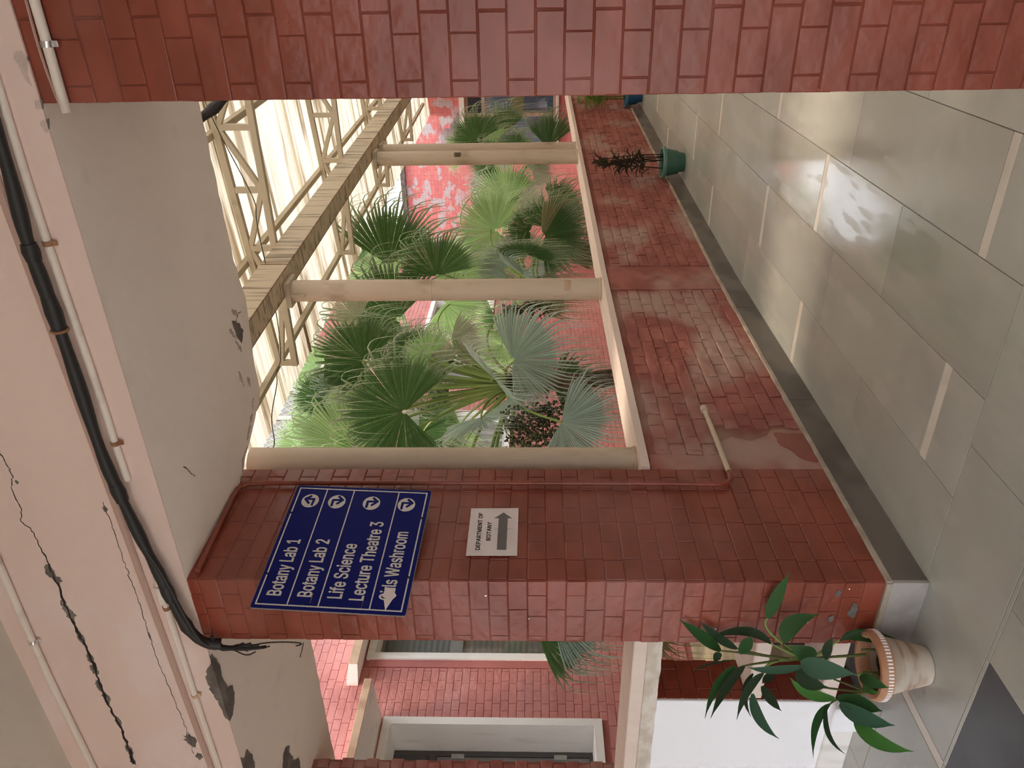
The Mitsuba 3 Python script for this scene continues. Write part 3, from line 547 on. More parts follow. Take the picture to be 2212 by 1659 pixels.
def arrow_icon(c, pts, head):
    k = part(SG, 'arrow_disc', sgn(slab_poly(Point(*c).buffer(.0375, 24), (0, 0, 0), (1, 0, 0), (0, 1, 0), (0, 0, 1), .0012)), 'sign_white', label='white disc with a bent arrow')
    r = .0375; q = [(c[0] + s * r, c[1] - d * r) for s, d in pts]; h = [(c[0] + s * r, c[1] - d * r) for s, d in head]
    sh = unary_union([LineString(q).buffer(.0052, cap_style=1), LineString(h).buffer(.0052, cap_style=1)])
    part(k, 'arrow', sgn(slab_poly(sh, (0, 0, .0012), (1, 0, 0), (0, 1, 0), (0, 0, 1), .0008)), 'sign_blue')
arrow_icon((.541, -.079), [(-.62, .36), (.26, .42), (.24, -.55)], [(-.36, -.08), (.24, -.62), (.68, -.05)])
for yv in (-.196, -.348, -.500): arrow_icon((.542, yv), [(-.62, -.46), (.22, -.46), (.26, .55)], [(-.30, .12), (.26, .66), (.74, .12)])
r_ = np.random.RandomState(3); a = np.linspace(0, 2 * np.pi, 20)[:-1]
part(SG, 'scratch_patch', sgn(slab_poly(Polygon(np.c_[.088 + np.cos(a) * .026 * r_.uniform(.8, 1.25, 19), -.517 + np.sin(a) * .026 * r_.uniform(.7, 1.2, 19)]).union(Polygon([(.068, -.500), (.016, -.517), (.068, -.536)])).union(sbox(.09, -.538, .118, -.497)), (0, 0, .0012), (1, 0, 0), (0, 1, 0), (0, 0, 1), .0008)), 'paper', label='scraped paper sticker shaped like a pointer')
part(SG, 'scratch', rect(.03, -.225, .075, -.2235, .0014), 'rust'); part(SG, 'scratch', rect(.02, -.4255, .07, -.424, .0014), 'rust')
for x, yv in ((.47, -.016), (.155, -.016), (.47, -.578), (.17, -.578)): part(SG, 'rivet', sgn(slab_poly(Point(x, yv).buffer(.005), (0, 0, 0), (1, 0, 0), (0, 1, 0), (0, 0, 1), .003)), 'black_rubber')
for zz in (-.12, -.48):                           # brackets hold the far edge off the pillar
    q = TL + ex * .60 + ey * zz; part(SG, 'bracket', bar((.0, q[1], q[2]), (q[0] - .009, q[1], q[2]), .02, .02), 'dark_steel')

NT = thing('paper_notice', 'white paper notice with DEPARTMENT OF BOTANY and a grey arrow', 'notice')
No = np.array([.0105, .131, 1.785]); NW, NH = .304, .208
def ntf(mesh): mesh.apply_transform(frame_mat(No, [0, 1, 0], [0, 0, 1], [1, 0, 0])); return mesh
g = np.linspace(0, 1, 15); V = [[u * NW, -v * NH, .0016 * math.sin(u * 5 + v * 2) * (abs(u - .5) + .2) + .002 * u * u] for v in np.linspace(0, 1, 9) for u in g]
F = [f for j in range(8) for i in range(14) for f in ([j * 15 + i, (j + 1) * 15 + i, (j + 1) * 15 + i + 1], [j * 15 + i, (j + 1) * 15 + i + 1, j * 15 + i + 1])]
part(NT, 'sheet', ntf(trimesh.Trimesh(V, F, process=False)), 'paper', True)
def nprint(mesh):
    v = np.array(mesh.vertices); u, w = v[:, 0] / NW, -v[:, 1] / NH
    v[:, 2] = np.minimum(v[:, 2], .0004) + .0006 + .0016 * np.sin(u * 5 + w * 2) * (np.abs(u - .5) + .2) + .002 * u * u; mesh.vertices = v; return ntf(mesh)
for txt, x0, x1, bs in (('DEPARTMENT OF', .034, .272, -.054), ('BOTANY', .092, .212, -.095)):
    t = meshkit.text_mesh(txt, .0175, .0004, True); b = t.bounds; t.apply_translation((-b[0][0], 0, 0)); t.apply_scale([(x1 - x0) / (b[1][0] - b[0][0]), 1, 1]); t.apply_translation((x0, bs, 0))
    part(NT, 'lettering', nprint(t), 'ink', label=f'words {txt}')
ar = Polygon([(.036, -.124), (.036, -.163), (.236, -.163), (.236, -.182), (.274, -.1435), (.236, -.105), (.236, -.124)])
am = slab_poly(ar, (0, 0, 0), (1, 0, 0), (0, 1, 0), (0, 0, 1), .0004).subdivide_to_size(.02); part(NT, 'arrow', nprint(am), 'ink_grey', label='printed grey arrow pointing right')
part(NT, 'fold_line', nprint(slab_poly(sbox(.166, -.185, .1675, -.108), (0, 0, .0003), (1, 0, 0), (0, 1, 0), (0, 0, 1), .0004)), 'ink_grey')

# ------------------------------------------------------------------ courtyard: ground, building on the left, building at the end
struct('courtyard_ground', 'bare earth of the courtyard')
put('courtyard_ground', cat([box(-12, -.23, .41, 30, -.4, -.06), box(-12, 6, 15.9, 40, -.4, -.06)]), 'dirt_ground')
struct('forecourt_ground', 'paved ground outside the lobby'); put('forecourt_ground', cat([box(-30, 30, -40, -4.4, -.4, -.09)]), 'paving')
FX = -4.0
FB = thing('courtyard_building', 'red brick building across the courtyard with white framed windows', 'building')
# openings: (y0, y1, z0, z1)
OPEN = [(1.05, 2.385, .905, 2.91), (3.05, 4.35, 1.22, 3.20), (6.66, 7.80, 1.88, 3.12), (8.67, 9.68, 2.28, 3.45), (10.4, 12.2, 2.33, 3.6), (6.3, 9.4, 5.02, 6.6)]
wall = sbox(-3, -.1, 15.5, 7.6)
for o in OPEN: wall = wall.difference(sbox(o[0], o[2], o[1], o[3]))
part(FB, 'wall', slab_poly(wall, (FX - .40, 0, 0), (0, 1, 0), (0, 0, 1), (1, 0, 0), .392), 'facade_joint')
part(FB, 'parapet_cap', box(-4.45, -3.92, -3, 15.5, 7.6, 7.75), 'rust_edge')
yb = 1.2
lay(FB, (FX, yb, 0), (0, 1, 0), (1, 0, 0), 12.0, .0, 4.6, 'facade_red', seed=15, limit=300, holes=[(a - yb - .0, b - yb, c, d) for a, b, c, d in OPEN[:5]] + [(2.955 - yb, 3.05 - yb, 1.15, 3.2)], bond=(.222, .107))
part(FB, 'plain_strip', box(FX - .01, FX + .004, 2.965, 3.05, 1.15, 3.17), 'plain_red', label='smooth red plaster strip beside the window')
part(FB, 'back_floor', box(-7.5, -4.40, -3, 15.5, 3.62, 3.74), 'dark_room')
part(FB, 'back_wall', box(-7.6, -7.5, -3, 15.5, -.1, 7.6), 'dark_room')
def window(i, y0, y1, z0, z1, bw, rec, kind, label):
    k = part(FB, 'window', slab_poly(sbox(y0 - .0, z0 - .0, y1, z1).difference(sbox(y0 + bw, z0 + bw, y1 - bw, z1 - bw)), (FX - .06, 0, 0), (0, 1, 0), (0, 0, 1), (1, 0, 0), .085), 'white_frame', label=label)
    a, b, c, d = y0 + bw, y1 - bw, z0 + bw, z1 - bw
    part(k, 'reveal', slab_poly(sbox(a - .05, c - .05, b + .05, d + .05).difference(sbox(a, c, b, d)), (FX - rec, 0, 0), (0, 1, 0), (0, 0, 1), (1, 0, 0), rec - .058), 'white_frame')
    x = FX - rec
    if kind == 'door':                             # deep opening with a dark steel door and transom
        part(k, 'steel_frame', slab_poly(sbox(a, c, b, d).difference(unary_union([sbox(a + .05, d - .34, b - .05, d - .06), sbox(a + .05, c + .03, b - .05, d - .40)])), (x - .05, 0, 0), (0, 1, 0), (0, 0, 1), (1, 0, 0), .05), 'dark_steel')
        part(k, 'transom_pane', box(x - .03, x - .026, a + .05, b - .05, d - .34, d - .06), 'pane_glass')
        part(k, 'door_leaf', cbox(x - .045, x - .012, a + .05, b - .052, c + .03, d - .405, .003), 'grey_steel')
        for zz in (c + .3, d - .6): part(k, 'hinge', cbox(x - .012, x + .004, b - .075, b - .03, zz - .06, zz + .06, .003), 'grille_grey')
    elif kind == 'slat':                           # steel window with ribbed panels
        zs = [c, c + 1.06, d] if d - c > 1.5 else [c, d]
        fr = sbox(a, c, b, d); pan = []
        for z_0, z_1 in zip(zs[:-1], zs[1:]): pan.append(sbox(a + .03, z_0 + .05, b - .05, z_1 - .035))
        part(k, 'steel_frame', slab_poly(fr.difference(unary_union(pan)), (x - .05, 0, 0), (0, 1, 0), (0, 0, 1), (1, 0, 0), .05), 'grey_steel')
        for q in pan:
            y_0, z_0, y_1, z_1 = q.bounds; n = int((z_1 - z_0) / .03)
            V = []; F = []
            for j in range(n + 1):
                for yy in (y_0, y_1): V.append([x - .03 + .004 * (j % 2), yy, z_0 + (z_1 - z_0) * j / n])
            for j in range(n): F += [[2 * j, 2 * j + 1, 2 * j + 3], [2 * j, 2 * j + 3, 2 * j + 2]]
            part(k, 'ribbed_panel', trimesh.Trimesh(V, F, process=False), 'slat_grey')
        if len(pan) > 1:
            y_0, z_0, y_1, z_1 = pan[0].bounds
            part(k, 'casement', slab_poly(sbox(y_0 + .1, z_0, y_1, z_1).difference(sbox(y_0 + .145, z_0 + .05, y_1 - .05, z_1 - .05)), (x - .02, 0, 0), (0, 1, 0), (0, 0, 1), (1, 0, 0), .035), 'grey_steel'); part(k, 'pane', box(x - .008, x - .004, y_0 + .145, y_1 - .05, z_0 + .05, z_1 - .05), 'pane_glass')
    elif kind == 'glass':
        ym = (a + b) / 2
        part(k, 'sash', slab_poly(sbox(a, c, b, d).difference(unary_union([sbox(a + .045, c + .045, ym - .02, d - .045), sbox(ym + .02, c + .045, b - .045, d - .045)])), (x - .045, 0, 0), (0, 1, 0), (0, 0, 1), (1, 0, 0), .045), 'grille_grey')
        for ya, yb_ in ((a + .045, ym - .02), (ym + .02, b - .045)): part(k, 'pane', box(x - .03, x - .026, ya, yb_, c + .045, d - .045), 'pane_glass')
        part(k, 'blind', box(x - .12, x - .115, a - .04, b + .04, c - .04, d + .04), 'grille_grey', label='pale grey blind')
    elif kind == 'mesh':                           # upper window covered with a diamond mesh
        part(k, 'back_board', box(x - .06, x - .05, a, b, c, d), 'grille_grey')
        L = []
        W_, H_ = b - a, d - c
        for t in np.arange(-H_, W_ + H_, .17):
            for s in (1, -1):
                l = LineString([(a + t, c if s > 0 else d), (a + t + H_, d if s > 0 else c)]).intersection(sbox(a, c, b, d))
                if l.length > .05: L.append(l.buffer(.0045, cap_style=2))
        part(k, 'diamond_mesh', slab_poly(unary_union(L), (x - .045, 0, 0), (0, 1, 0), (0, 0, 1), (1, 0, 0), .006), 'marble', label='pale diamond mesh')
        part(k, 'mullion', cat([box(x - .03, x + .01, y, y + .05, c, d) for y in np.linspace(a + .6, b - .6, 3)]), 'white_frame')
WK = ['door', 'slat', 'glass', 'glass', 'glass', 'mesh']
WL = ['white framed deep opening with a dark steel door', 'white framed window with grey ribbed panels', 'white framed window behind the palm fronds', 'white framed high window behind the palm', 'white framed far window behind the palm', 'upper window with pale diamond mesh']
for i, o in enumerate(OPEN): window(i, *o, bw=.075 if i < 5 else .05, rec=.36 if i == 0 else (.20 if i == 1 else .14), kind=WK[i], label=WL[i])
def shade(y0, y1, z, proj, th=.06, drop=.0, skew=0.):
    P = np.array([(FX, y0, z), (FX, y1, z), (FX, y0, z + th + .03), (FX, y1, z + th + .03), (FX + proj, y0, z - drop), (FX + proj, y1 + skew, z - drop), (FX + proj, y0, z + th - drop), (FX + proj, y1 + skew, z + th - drop)])
    k = part(FB, 'sunshade', trimesh.convex.convex_hull(P), 'white_frame', label='concrete sunshade slab over a window')
    part(k, 'fascia', bar((FX + proj + .004, y0, z - drop + th / 2), (FX + proj + .004, y1 + skew, z - drop + th / 2), .008, th + .004), 'rust_edge', label='rust-stained front edge')
shade(.6, 2.385, 2.93, .53, .065, -.035)
shade(2.74, 4.9, 3.225, .30, .085, .03, 0.)
shade(6.0, 7.22, 4.93, .32, .07); shade(8.4, 9.9, 3.5, .4)
# end building
EB = thing('end_building', 'pink brick wall with peeling paint at the far end of the courtyard', 'building'); EY = 15.5
ww = sbox(-4.0, -.1, 2.6, 4.50).difference(sbox(-1.95, 1.03, .05, 3.06))
part(EB, 'wall', slab_poly(ww, (0, EY + .38, 0), (1, 0, 0), (0, 0, 1), (0, -1, 0), .38), 'peeling_brick')
part(EB, 'coping', cbox(-4.0, 2.6, EY - .05, EY + .43, 4.50, 4.62, .01), 'concrete', label='grey weathered coping')
part(EB, 'lintel', cbox(-1.98, .1, EY - .05, EY + .02, 3.06, 3.17, .006), 'white_frame', label='whitewashed lintel band')
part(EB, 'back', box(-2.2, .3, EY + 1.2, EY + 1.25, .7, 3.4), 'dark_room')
k = part(EB, 'window', slab_poly(sbox(-1.95, 1.03, .05, 3.06).difference(unary_union([sbox(-1.88, 1.09, -1.04, 2.62), sbox(-.97, 1.09, -.02, 2.62), sbox(-1.88, 2.69, -1.04, 3.0), sbox(-.97, 2.69, -.02, 3.0)])), (0, EY + .2, 0), (1, 0, 0), (0, 0, 1), (0, -1, 0), .08), 'tan_wood', label='tan wooden window frame')
for x0, x1 in ((-1.88, -1.04), (-.97, -.02)):
    part(k, 'pane', box(x0, x1, EY + .16, EY + .165, 1.09, 2.62), 'pane_glass')
    t = np.linspace(x0 - .02, x1 + .02, 40); V = np.vstack([np.c_[t, EY + .30 + .03 * np.sin(t * 38), 0 * t + z] for z in (1.0, 2.66)])
    part(k, 'curtain', trimesh.Trimesh(V, [f for i in range(39) for f in ([i, i + 1, i + 41], [i, i + 41, i + 40])], process=False), 'curtain_blue', True, label='dark blue curtain')
part(EB, 'sill', cbox(-2.0, .1, EY - .06, EY + .1, .97, 1.03, .006), 'white_frame')
struct('wall_back', 'far wall behind the corridor'); put('wall_back', box(2.6, 2.8, 1.0, 16, -.1, 3.7), 'white_plaster')

# ------------------------------------------------------------------ fan palms
GR = np.array([0, 0, -1.])
def fan(hub, tip, spread, droop, twist, seed, m, R_k=1.05):
    """One fan leaf: pleated segments joined near the stalk, free and drooping towards the tips."""
    r = np.random.RandomState(seed); hub, tip = np.array(hub), np.array(tip); mid = tip - hub; R = np.linalg.norm(mid) * R_k; mid /= np.linalg.norm(mid)
    view = CAM - hub; view[2] += .5; n = view - mid * (view @ mid); n /= np.linalg.norm(n)
    tw = math.radians(twist + r.uniform(-12, 12)); s = np.cross(mid, n); n = n * math.cos(tw) + s * math.sin(tw); s = np.cross(mid, n)
    N = int(spread / 4.4) + 4; ang = np.radians(np.linspace(-spread / 2, spread / 2, N + 1)); V, F, C = [], [], []
    ca, cb = (np.array(c) for c in FCOL[m]); lf = r.uniform(.85, 1.15)
    rad = np.array([.03, .2, .4, .58, .68, .77, .85, .92, .98, 1.06, 1.16, 1.28, 1.40])
    fused = .58
    for i in range(N):
        a0, a1 = ang[i], ang[i + 1]; am = (a0 + a1) / 2 + r.uniform(-.010, .010); da = (a1 - a0) / 2
        Ri = R * (1 - .16 * (abs(am) / math.radians(180)) ** 1.5) * r.uniform(.92, 1.05)
        dirn = mid * math.cos(am) + s * math.sin(am); side = -mid * math.sin(am) + s * math.cos(am)
        dirn = dirn + n * (.06 + .05 * math.cos(am)); dirn /= np.linalg.norm(dirn)
        p = hub.copy(); d = dirn.copy(); last = 0.; base = len(V)
        cs = lf * r.uniform(.82, 1.15); snap = r.uniform(.76, .98) - .16 * min(droop, 1); qmax = 1.0 + .4 * min(1, .35 + droop) * r.uniform(.5, 1)
        for j, q in enumerate(rad):
            q = min(q, qmax); st = (q - last) * Ri; last = q
            if q > snap: d = d * (1 - .42) + GR * .42 * (1.1 + .4 * droop); d /= np.linalg.norm(d)
            elif q > .35: d = d + GR * droop * .55 * st / R; d /= np.linalg.norm(d)
            p = p + d * st; wf = Ri * fused * math.tan(da)
            w = Ri * q * math.tan(da) if q <= fused else (wf * (1 - .62 * (q - fused) / (snap - fused)) if q <= snap else wf * .38 * max(0.12, 1 - (q - snap) / (qmax - snap + .02)))
            w = max(w, .0009); sd = side - d * (side @ d); sd /= np.linalg.norm(sd) + 1e-9; nn_ = np.cross(d, sd)
            if nn_ @ n < 0: nn_ = -nn_
            V += [p - sd * w, p + nn_ * w * 1.0, p + sd * w]
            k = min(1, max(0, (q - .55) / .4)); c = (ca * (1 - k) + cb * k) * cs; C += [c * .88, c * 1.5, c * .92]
        for j in range(len(rad) - 1):
            a = base + 3 * j
            F += [[a, a + 1, a + 4], [a, a + 4, a + 3], [a + 1, a + 2, a + 5], [a + 1, a + 5, a + 4]]
    return trimesh.Trimesh(V, F, process=False), np.clip(C, 0, .95)
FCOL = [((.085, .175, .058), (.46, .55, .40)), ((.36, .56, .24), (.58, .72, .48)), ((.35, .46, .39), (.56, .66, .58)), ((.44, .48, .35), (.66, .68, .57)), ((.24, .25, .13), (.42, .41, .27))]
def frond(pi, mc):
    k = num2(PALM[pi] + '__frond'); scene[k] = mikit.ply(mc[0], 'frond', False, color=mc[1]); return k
FROND = [(-1.90,4.24,3.62,-1.76,4.24,4.07,240,0.60,1,0,0),
(-1.80,3.41,2.91,-1.74,3.36,3.52,240,0.70,1,0,0),
(-1.60,4.23,3.31,-1.56,4.17,3.83,200,0.90,2,10,0),
(-1.80,5.08,3.87,-1.72,5.05,4.30,220,0.70,1,0,0),
(-1.50,4.23,2.66,-1.47,4.09,3.08,200,0.90,3,30,0),
(-2.20,4.19,3.84,-2.08,4.18,4.23,230,0.60,1,0,0),
(-1.90,8.82,2.53,-1.87,8.76,3.05,250,0.50,1,0,1),
(-1.60,7.79,1.54,-1.67,7.61,1.16,230,0.60,2,0,1),
(-1.60,11.29,1.79,-1.43,11.26,1.30,220,0.60,3,10,1),
(-1.20,12.82,2.89,-0.95,12.89,3.33,200,0.50,1,0,2),
(-1.20,3.23,2.60,-1.10,3.11,3.28,270,0.50,0,0,0),
(-1.70,3.45,3.15,-1.53,3.46,3.78,230,0.50,1,10,0),
(-1.30,4.34,3.16,-1.13,4.27,3.79,250,0.60,0,-15,0),
(-1.40,5.53,3.03,-1.21,5.55,3.92,240,0.60,0,10,0),
(-1.10,4.88,3.29,-0.82,4.78,3.65,180,0.80,3,40,0),
(-0.80,3.39,1.69,-0.57,3.30,1.14,210,0.55,2,0,0),
(-0.75,2.35,1.32,-0.75,2.12,0.90,200,0.40,2,-10,0),
(-1.10,4.39,2.31,-1.09,4.26,1.88,150,0.80,3,30,0),
(-1.60,6.44,2.62,-1.68,6.27,1.99,240,0.50,1,0,0),
(-1.50,4.82,2.71,-1.32,4.85,3.11,260,0.40,2,0,0),
(-1.60,6.65,1.65,-1.49,6.59,0.85,100,0.90,4,30,0),
(-1.40,3.92,1.32,-1.25,3.78,0.82,150,0.90,0,20,0),
(-2.40,5.09,2.69,-2.76,4.83,2.68,250,0.40,2,0,0),
(-1.60,4.14,3.56,-1.53,4.11,3.95,220,0.70,0,30,0),
(-1.90,4.02,2.64,-2.04,3.90,2.21,220,0.60,0,20,0),
(-1.80,7.64,3.46,-1.71,7.61,4.41,220,0.50,1,20,0),
(-2.00,1.55,1.48,-1.98,1.43,1.03,130,0.90,0,20,0),
(-1.90,1.64,1.37,-1.94,1.40,0.94,120,0.90,2,0,0),
(-1.70,1.42,0.83,-1.69,1.19,0.51,100,0.90,4,0,0),
(-1.30,8.36,2.06,-1.17,8.35,2.76,290,0.35,1,0,1),
(-1.20,7.98,1.57,-1.08,7.88,2.01,200,0.50,0,10,1),
(-1.00,8.56,1.57,-0.87,8.50,1.28,260,0.80,3,0,1),
(-0.80,6.65,1.42,-0.38,6.75,0.96,110,0.30,4,30,1),
(-0.80,6.56,1.40,-0.91,6.37,0.80,150,0.40,0,0,1),
(-1.70,11.12,1.96,-1.40,11.21,2.73,240,0.40,1,0,1),
(-1.80,12.70,2.37,-1.58,12.74,2.90,230,0.50,2,0,1),
(-1.40,7.03,1.91,-1.33,6.99,2.36,260,0.50,2,0,1),
(-1.20,6.72,3.31,-0.35,7.14,3.33,120,0.25,0,0,1),
(-1.00,5.82,2.60,-0.43,6.08,2.69,170,0.50,0,0,1),
(-1.60,7.49,4.08,-1.03,7.75,4.23,120,0.50,0,0,1),
(-1.60,7.98,1.67,-1.40,8.01,2.19,250,0.60,3,0,1),
(-1.20,6.87,1.07,-0.86,6.92,0.74,160,0.70,4,20,1),
(-1.60,10.42,1.16,-1.37,10.42,0.55,200,0.70,0,0,1),
(-0.90,12.41,2.55,-0.36,12.64,2.96,190,0.60,0,0,2),
(-0.90,13.14,2.04,-0.40,13.35,2.44,170,0.60,0,0,2),
(-0.75,11.06,1.27,-0.09,11.38,1.21,100,0.20,0,0,2),
(-1.00,11.87,1.88,-0.55,12.07,1.79,200,0.60,0,0,2),
(-1.10,11.79,2.30,-1.12,11.71,2.80,240,0.50,0,0,2),
(-1.20,11.32,1.55,-0.98,11.40,1.14,220,0.60,3,0,2),
(-0.70,15.44,1.76,-0.64,15.40,2.16,200,0.70,4,0,2),]
HEART = [np.array([-1.30, 3.87, 1.66]), np.array([-1.55, 6.75, 1.45]), np.array([-1.05, 12.3, 1.35])]
PALM = [thing('fan_palm', 'big fan palm with black berries in the bay beside the sign pillar', 'palm tree'), thing('fan_palm', 'fan palm behind the parapet in the bay left of the touching pair of posts', 'palm tree'), thing('fan_palm', 'fan palm by the far window with the blue curtain', 'palm tree')]
FM = ['frond_dark', 'frond_light', 'frond_blue', 'frond_pale', 'frond_tan']
for i, h in enumerate(HEART):
    P = bez([(h[0] + .12, h[1] + .1, -.08), (h[0] + .05, h[1] + .02, h[2] * .5), h - [0, 0, .05]], 16); r_ = np.random.RandomState(i)
    part(PALM[i], 'trunk', tube(P, .085 + .012 * r_.uniform(-1, 1, 16) - .02 * np.linspace(0, 1, 16), 14), 'bark', 40)
    fb = [tube(bez([h + [0, 0, -.35 + .05 * (j % 7)], h + np.array([math.cos(j * 2.4) * .10, math.sin(j * 2.4) * .10, -.15 + .03 * (j % 5)]), h + np.array([math.cos(j * 2.4) * .17, math.sin(j * 2.4) * .17, .02 + .02 * (j % 4)])], 6), [.03, .03, .026, .02, .012, .004], 6) for j in range(18)]
    part(PALM[i], 'leaf_base', cat(fb), 'bark', 40, label='fibrous stubs of old leaf stalks')
for i, f in enumerate(FROND):
    hub, tip, (spr, dr_, m, tw, pi) = f[0:3], f[3:6], f[6:11]
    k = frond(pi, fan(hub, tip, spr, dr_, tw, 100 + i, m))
    h = HEART[pi]; hb = np.array(hub); md = (h + hb) / 2; L = np.linalg.norm(hb - h)
    md[2] += .13 * L; P = bez([h + (hb - h) * .03, md, hb + (np.array(tip) - hb) * .10], 14)
    part(k, 'petiole', tube(P, np.linspace(.017, .0075, 14), 7), 'petiole', 40, label='green leaf stalk')
# further fronds that fill the depth of the courtyard, each with its own stalk
EXTRA = []
for pi, n_ in enumerate((17, 19, 12)):
    r_ = np.random.RandomState(70 + pi)
    for j in range(n_):
        el = -12 + 87 * ((j * .618) % 1); az = (j * 137.5 + 40) % 360
        L = r_.uniform(.75, 1.15); x = HEART[pi][0] + math.cos(math.radians(az)) * math.cos(math.radians(el)) * (L + .55)
        if -3.7 < x < -.42: EXTRA.append((pi, az, el, L, [0, 2][j % 2] if el < 0 else [1, 0, 2, 1, 0, 3][r_.randint(6)]))
for i, (pi, az, el, L, m) in enumerate(EXTRA):
    h = HEART[pi]; d = np.array([math.cos(math.radians(az)) * math.cos(math.radians(el)), math.sin(math.radians(az)) * math.cos(math.radians(el)), math.sin(math.radians(el))])
    hub = h + d * L; tip = hub + (d + [0, 0, -.35]) * .5
    k = frond(pi, fan(hub, tip, 230, .6, 15, 300 + i, m))
    part(k, 'petiole', tube(bez([h + d * .03, h + d * L * .5 + [0, 0, .1], hub + d * .05], 12), np.linspace(.016, .007, 12), 7), 'petiole', 40, label='green leaf stalk')
BER = trimesh.creation.icosphere(1, .0095)
def cluster(c, R, n, pi, seed, hang=.35, root=None):
    r = np.random.RandomState(seed); c = np.array(c); st, be = [], []; root = c + [0, 0, R * 1.1] if root is None else np.array(root)
    for i in range(n // 9):
        e = c + r.normal(0, 1, 3) * R * [.42, .42, .5]; e[2] -= hang * R * r.uniform(0, 1); md = (root + e) / 2 + r.normal(0, .2, 3) * R
        P = bez([root, md, e], 9); st.append(tube(P, .0025, 4))
        for j in range(9):
            q = P[r.randint(3, 9)] + r.normal(0, .018, 3); b = BER.copy(); b.apply_scale(r.uniform(.75, 1.15)); b.apply_translation(q); be.append(b)
    k = part(PALM[pi], 'fruit_cluster', cat(st), 'stalk', label='branched stalks of black berries'); part(k, 'berries', cat(be), 'berry', True, stuff=True)
for i, (c, R, n, pi) in enumerate([((-1.22, 3.74, 1.62), .15, 300, 0), ((-1.15, 3.60, 1.48), .15, 250, 0), ((-1.0, 2.70, 1.52), .20, 340, 0), ((-.98, 2.84, 1.36), .17, 220, 0), ((-.95, 2.40, 1.45), .14, 160, 0), ((-1.2, 5.30, 1.72), .14, 200, 1), ((-1.12, 5.2, 1.45), .18, 240, 1)]):
    cluster(c, R, n, pi, 50 + i)
# ------------------------------------------------------------------ trees beyond the end wall
def tree(label, x, y, h, R, n, seed):
    r = np.random.RandomState(seed); k = thing('leafy_tree', label, 'tree')
    part(k, 'trunk', tube(bez([(x, y, -.1), (x + .1, y, h * .45), (x - .05, y, h)], 10), np.linspace(.16, .05, 10), 8), 'bark', 40)
    br = [tube(bez([(x, y, h * .55), (x + math.cos(a) * R * .4, y + math.sin(a) * R * .4, h * .8), (x + math.cos(a) * R * .8, y + math.sin(a) * R * .8, h + R * .3 * math.sin(a * 3))], 7), np.linspace(.06, .015, 7), 6) for a in r.uniform(0, 6.28, 9)]
    part(k, 'branch', cat(br), 'bark', 40)
    V, F = [], []
    cl = r.normal(0, 1, (26, 3)); cl /= np.linalg.norm(cl, axis=1, keepdims=True); cl *= R * r.uniform(.3, 1, (26, 1)) * [1, 1, .75]
    for i in range(n):
        c = np.array([x, y, h]) + cl[r.randint(26)] + r.normal(0, R * .14, 3); a = r.normal(0, 1, 3); a /= np.linalg.norm(a); b = np.cross(a, r.normal(0, 1, 3)); b /= np.linalg.norm(b); s = r.uniform(.05, .10); j = len(V)
        V += [c - a * s, c + b * s * .42, c + a * s, c - b * s * .42]; F += [[j, j + 1, j + 2], [j, j + 2, j + 3]]
    part(k, 'foliage', trimesh.Trimesh(V, F, process=False), 'leaf_tree', stuff=True)
tree('bright green leafy tree behind the left half of the far peeling wall', -5.7, 19.5, 5.6, 1.6, 5000, 1)
tree('bright green leafy tree behind the far wall, close to the corridor roof', -2.2, 20.5, 5.4, 1.5, 5000, 2)

# ------------------------------------------------------------------ potted plants
def leaf(B, M, T, w, fold=.25, roll=0., n=12):
    P = bez([B, M, T], n); t = np.gradient(P, axis=0); t /= np.linalg.norm(t, axis=1, keepdims=True); V, F = [], []
    for i in range(n):
        q = i / (n - 1); ww = w * (math.sin(math.pi * min(q * 1.02 + .035, 1) ** .85)) ** .8 if q < 1 else .0005
        v = CAM - P[i]; s = np.cross(t[i], v); s /= np.linalg.norm(s); nn = np.cross(s, t[i]); s = s * math.cos(roll) + nn * math.sin(roll); nn = np.cross(s, t[i])
        V += [P[i] - s * ww + nn * ww * fold, P[i], P[i] + s * ww + nn * ww * fold]
    for i in range(n - 1):
        a = 3 * i; F += [[a, a + 1, a + 4], [a, a + 4, a + 3], [a + 1, a + 2, a + 5], [a + 1, a + 5, a + 4]]
    return trimesh.Trimesh(V, F, process=False)
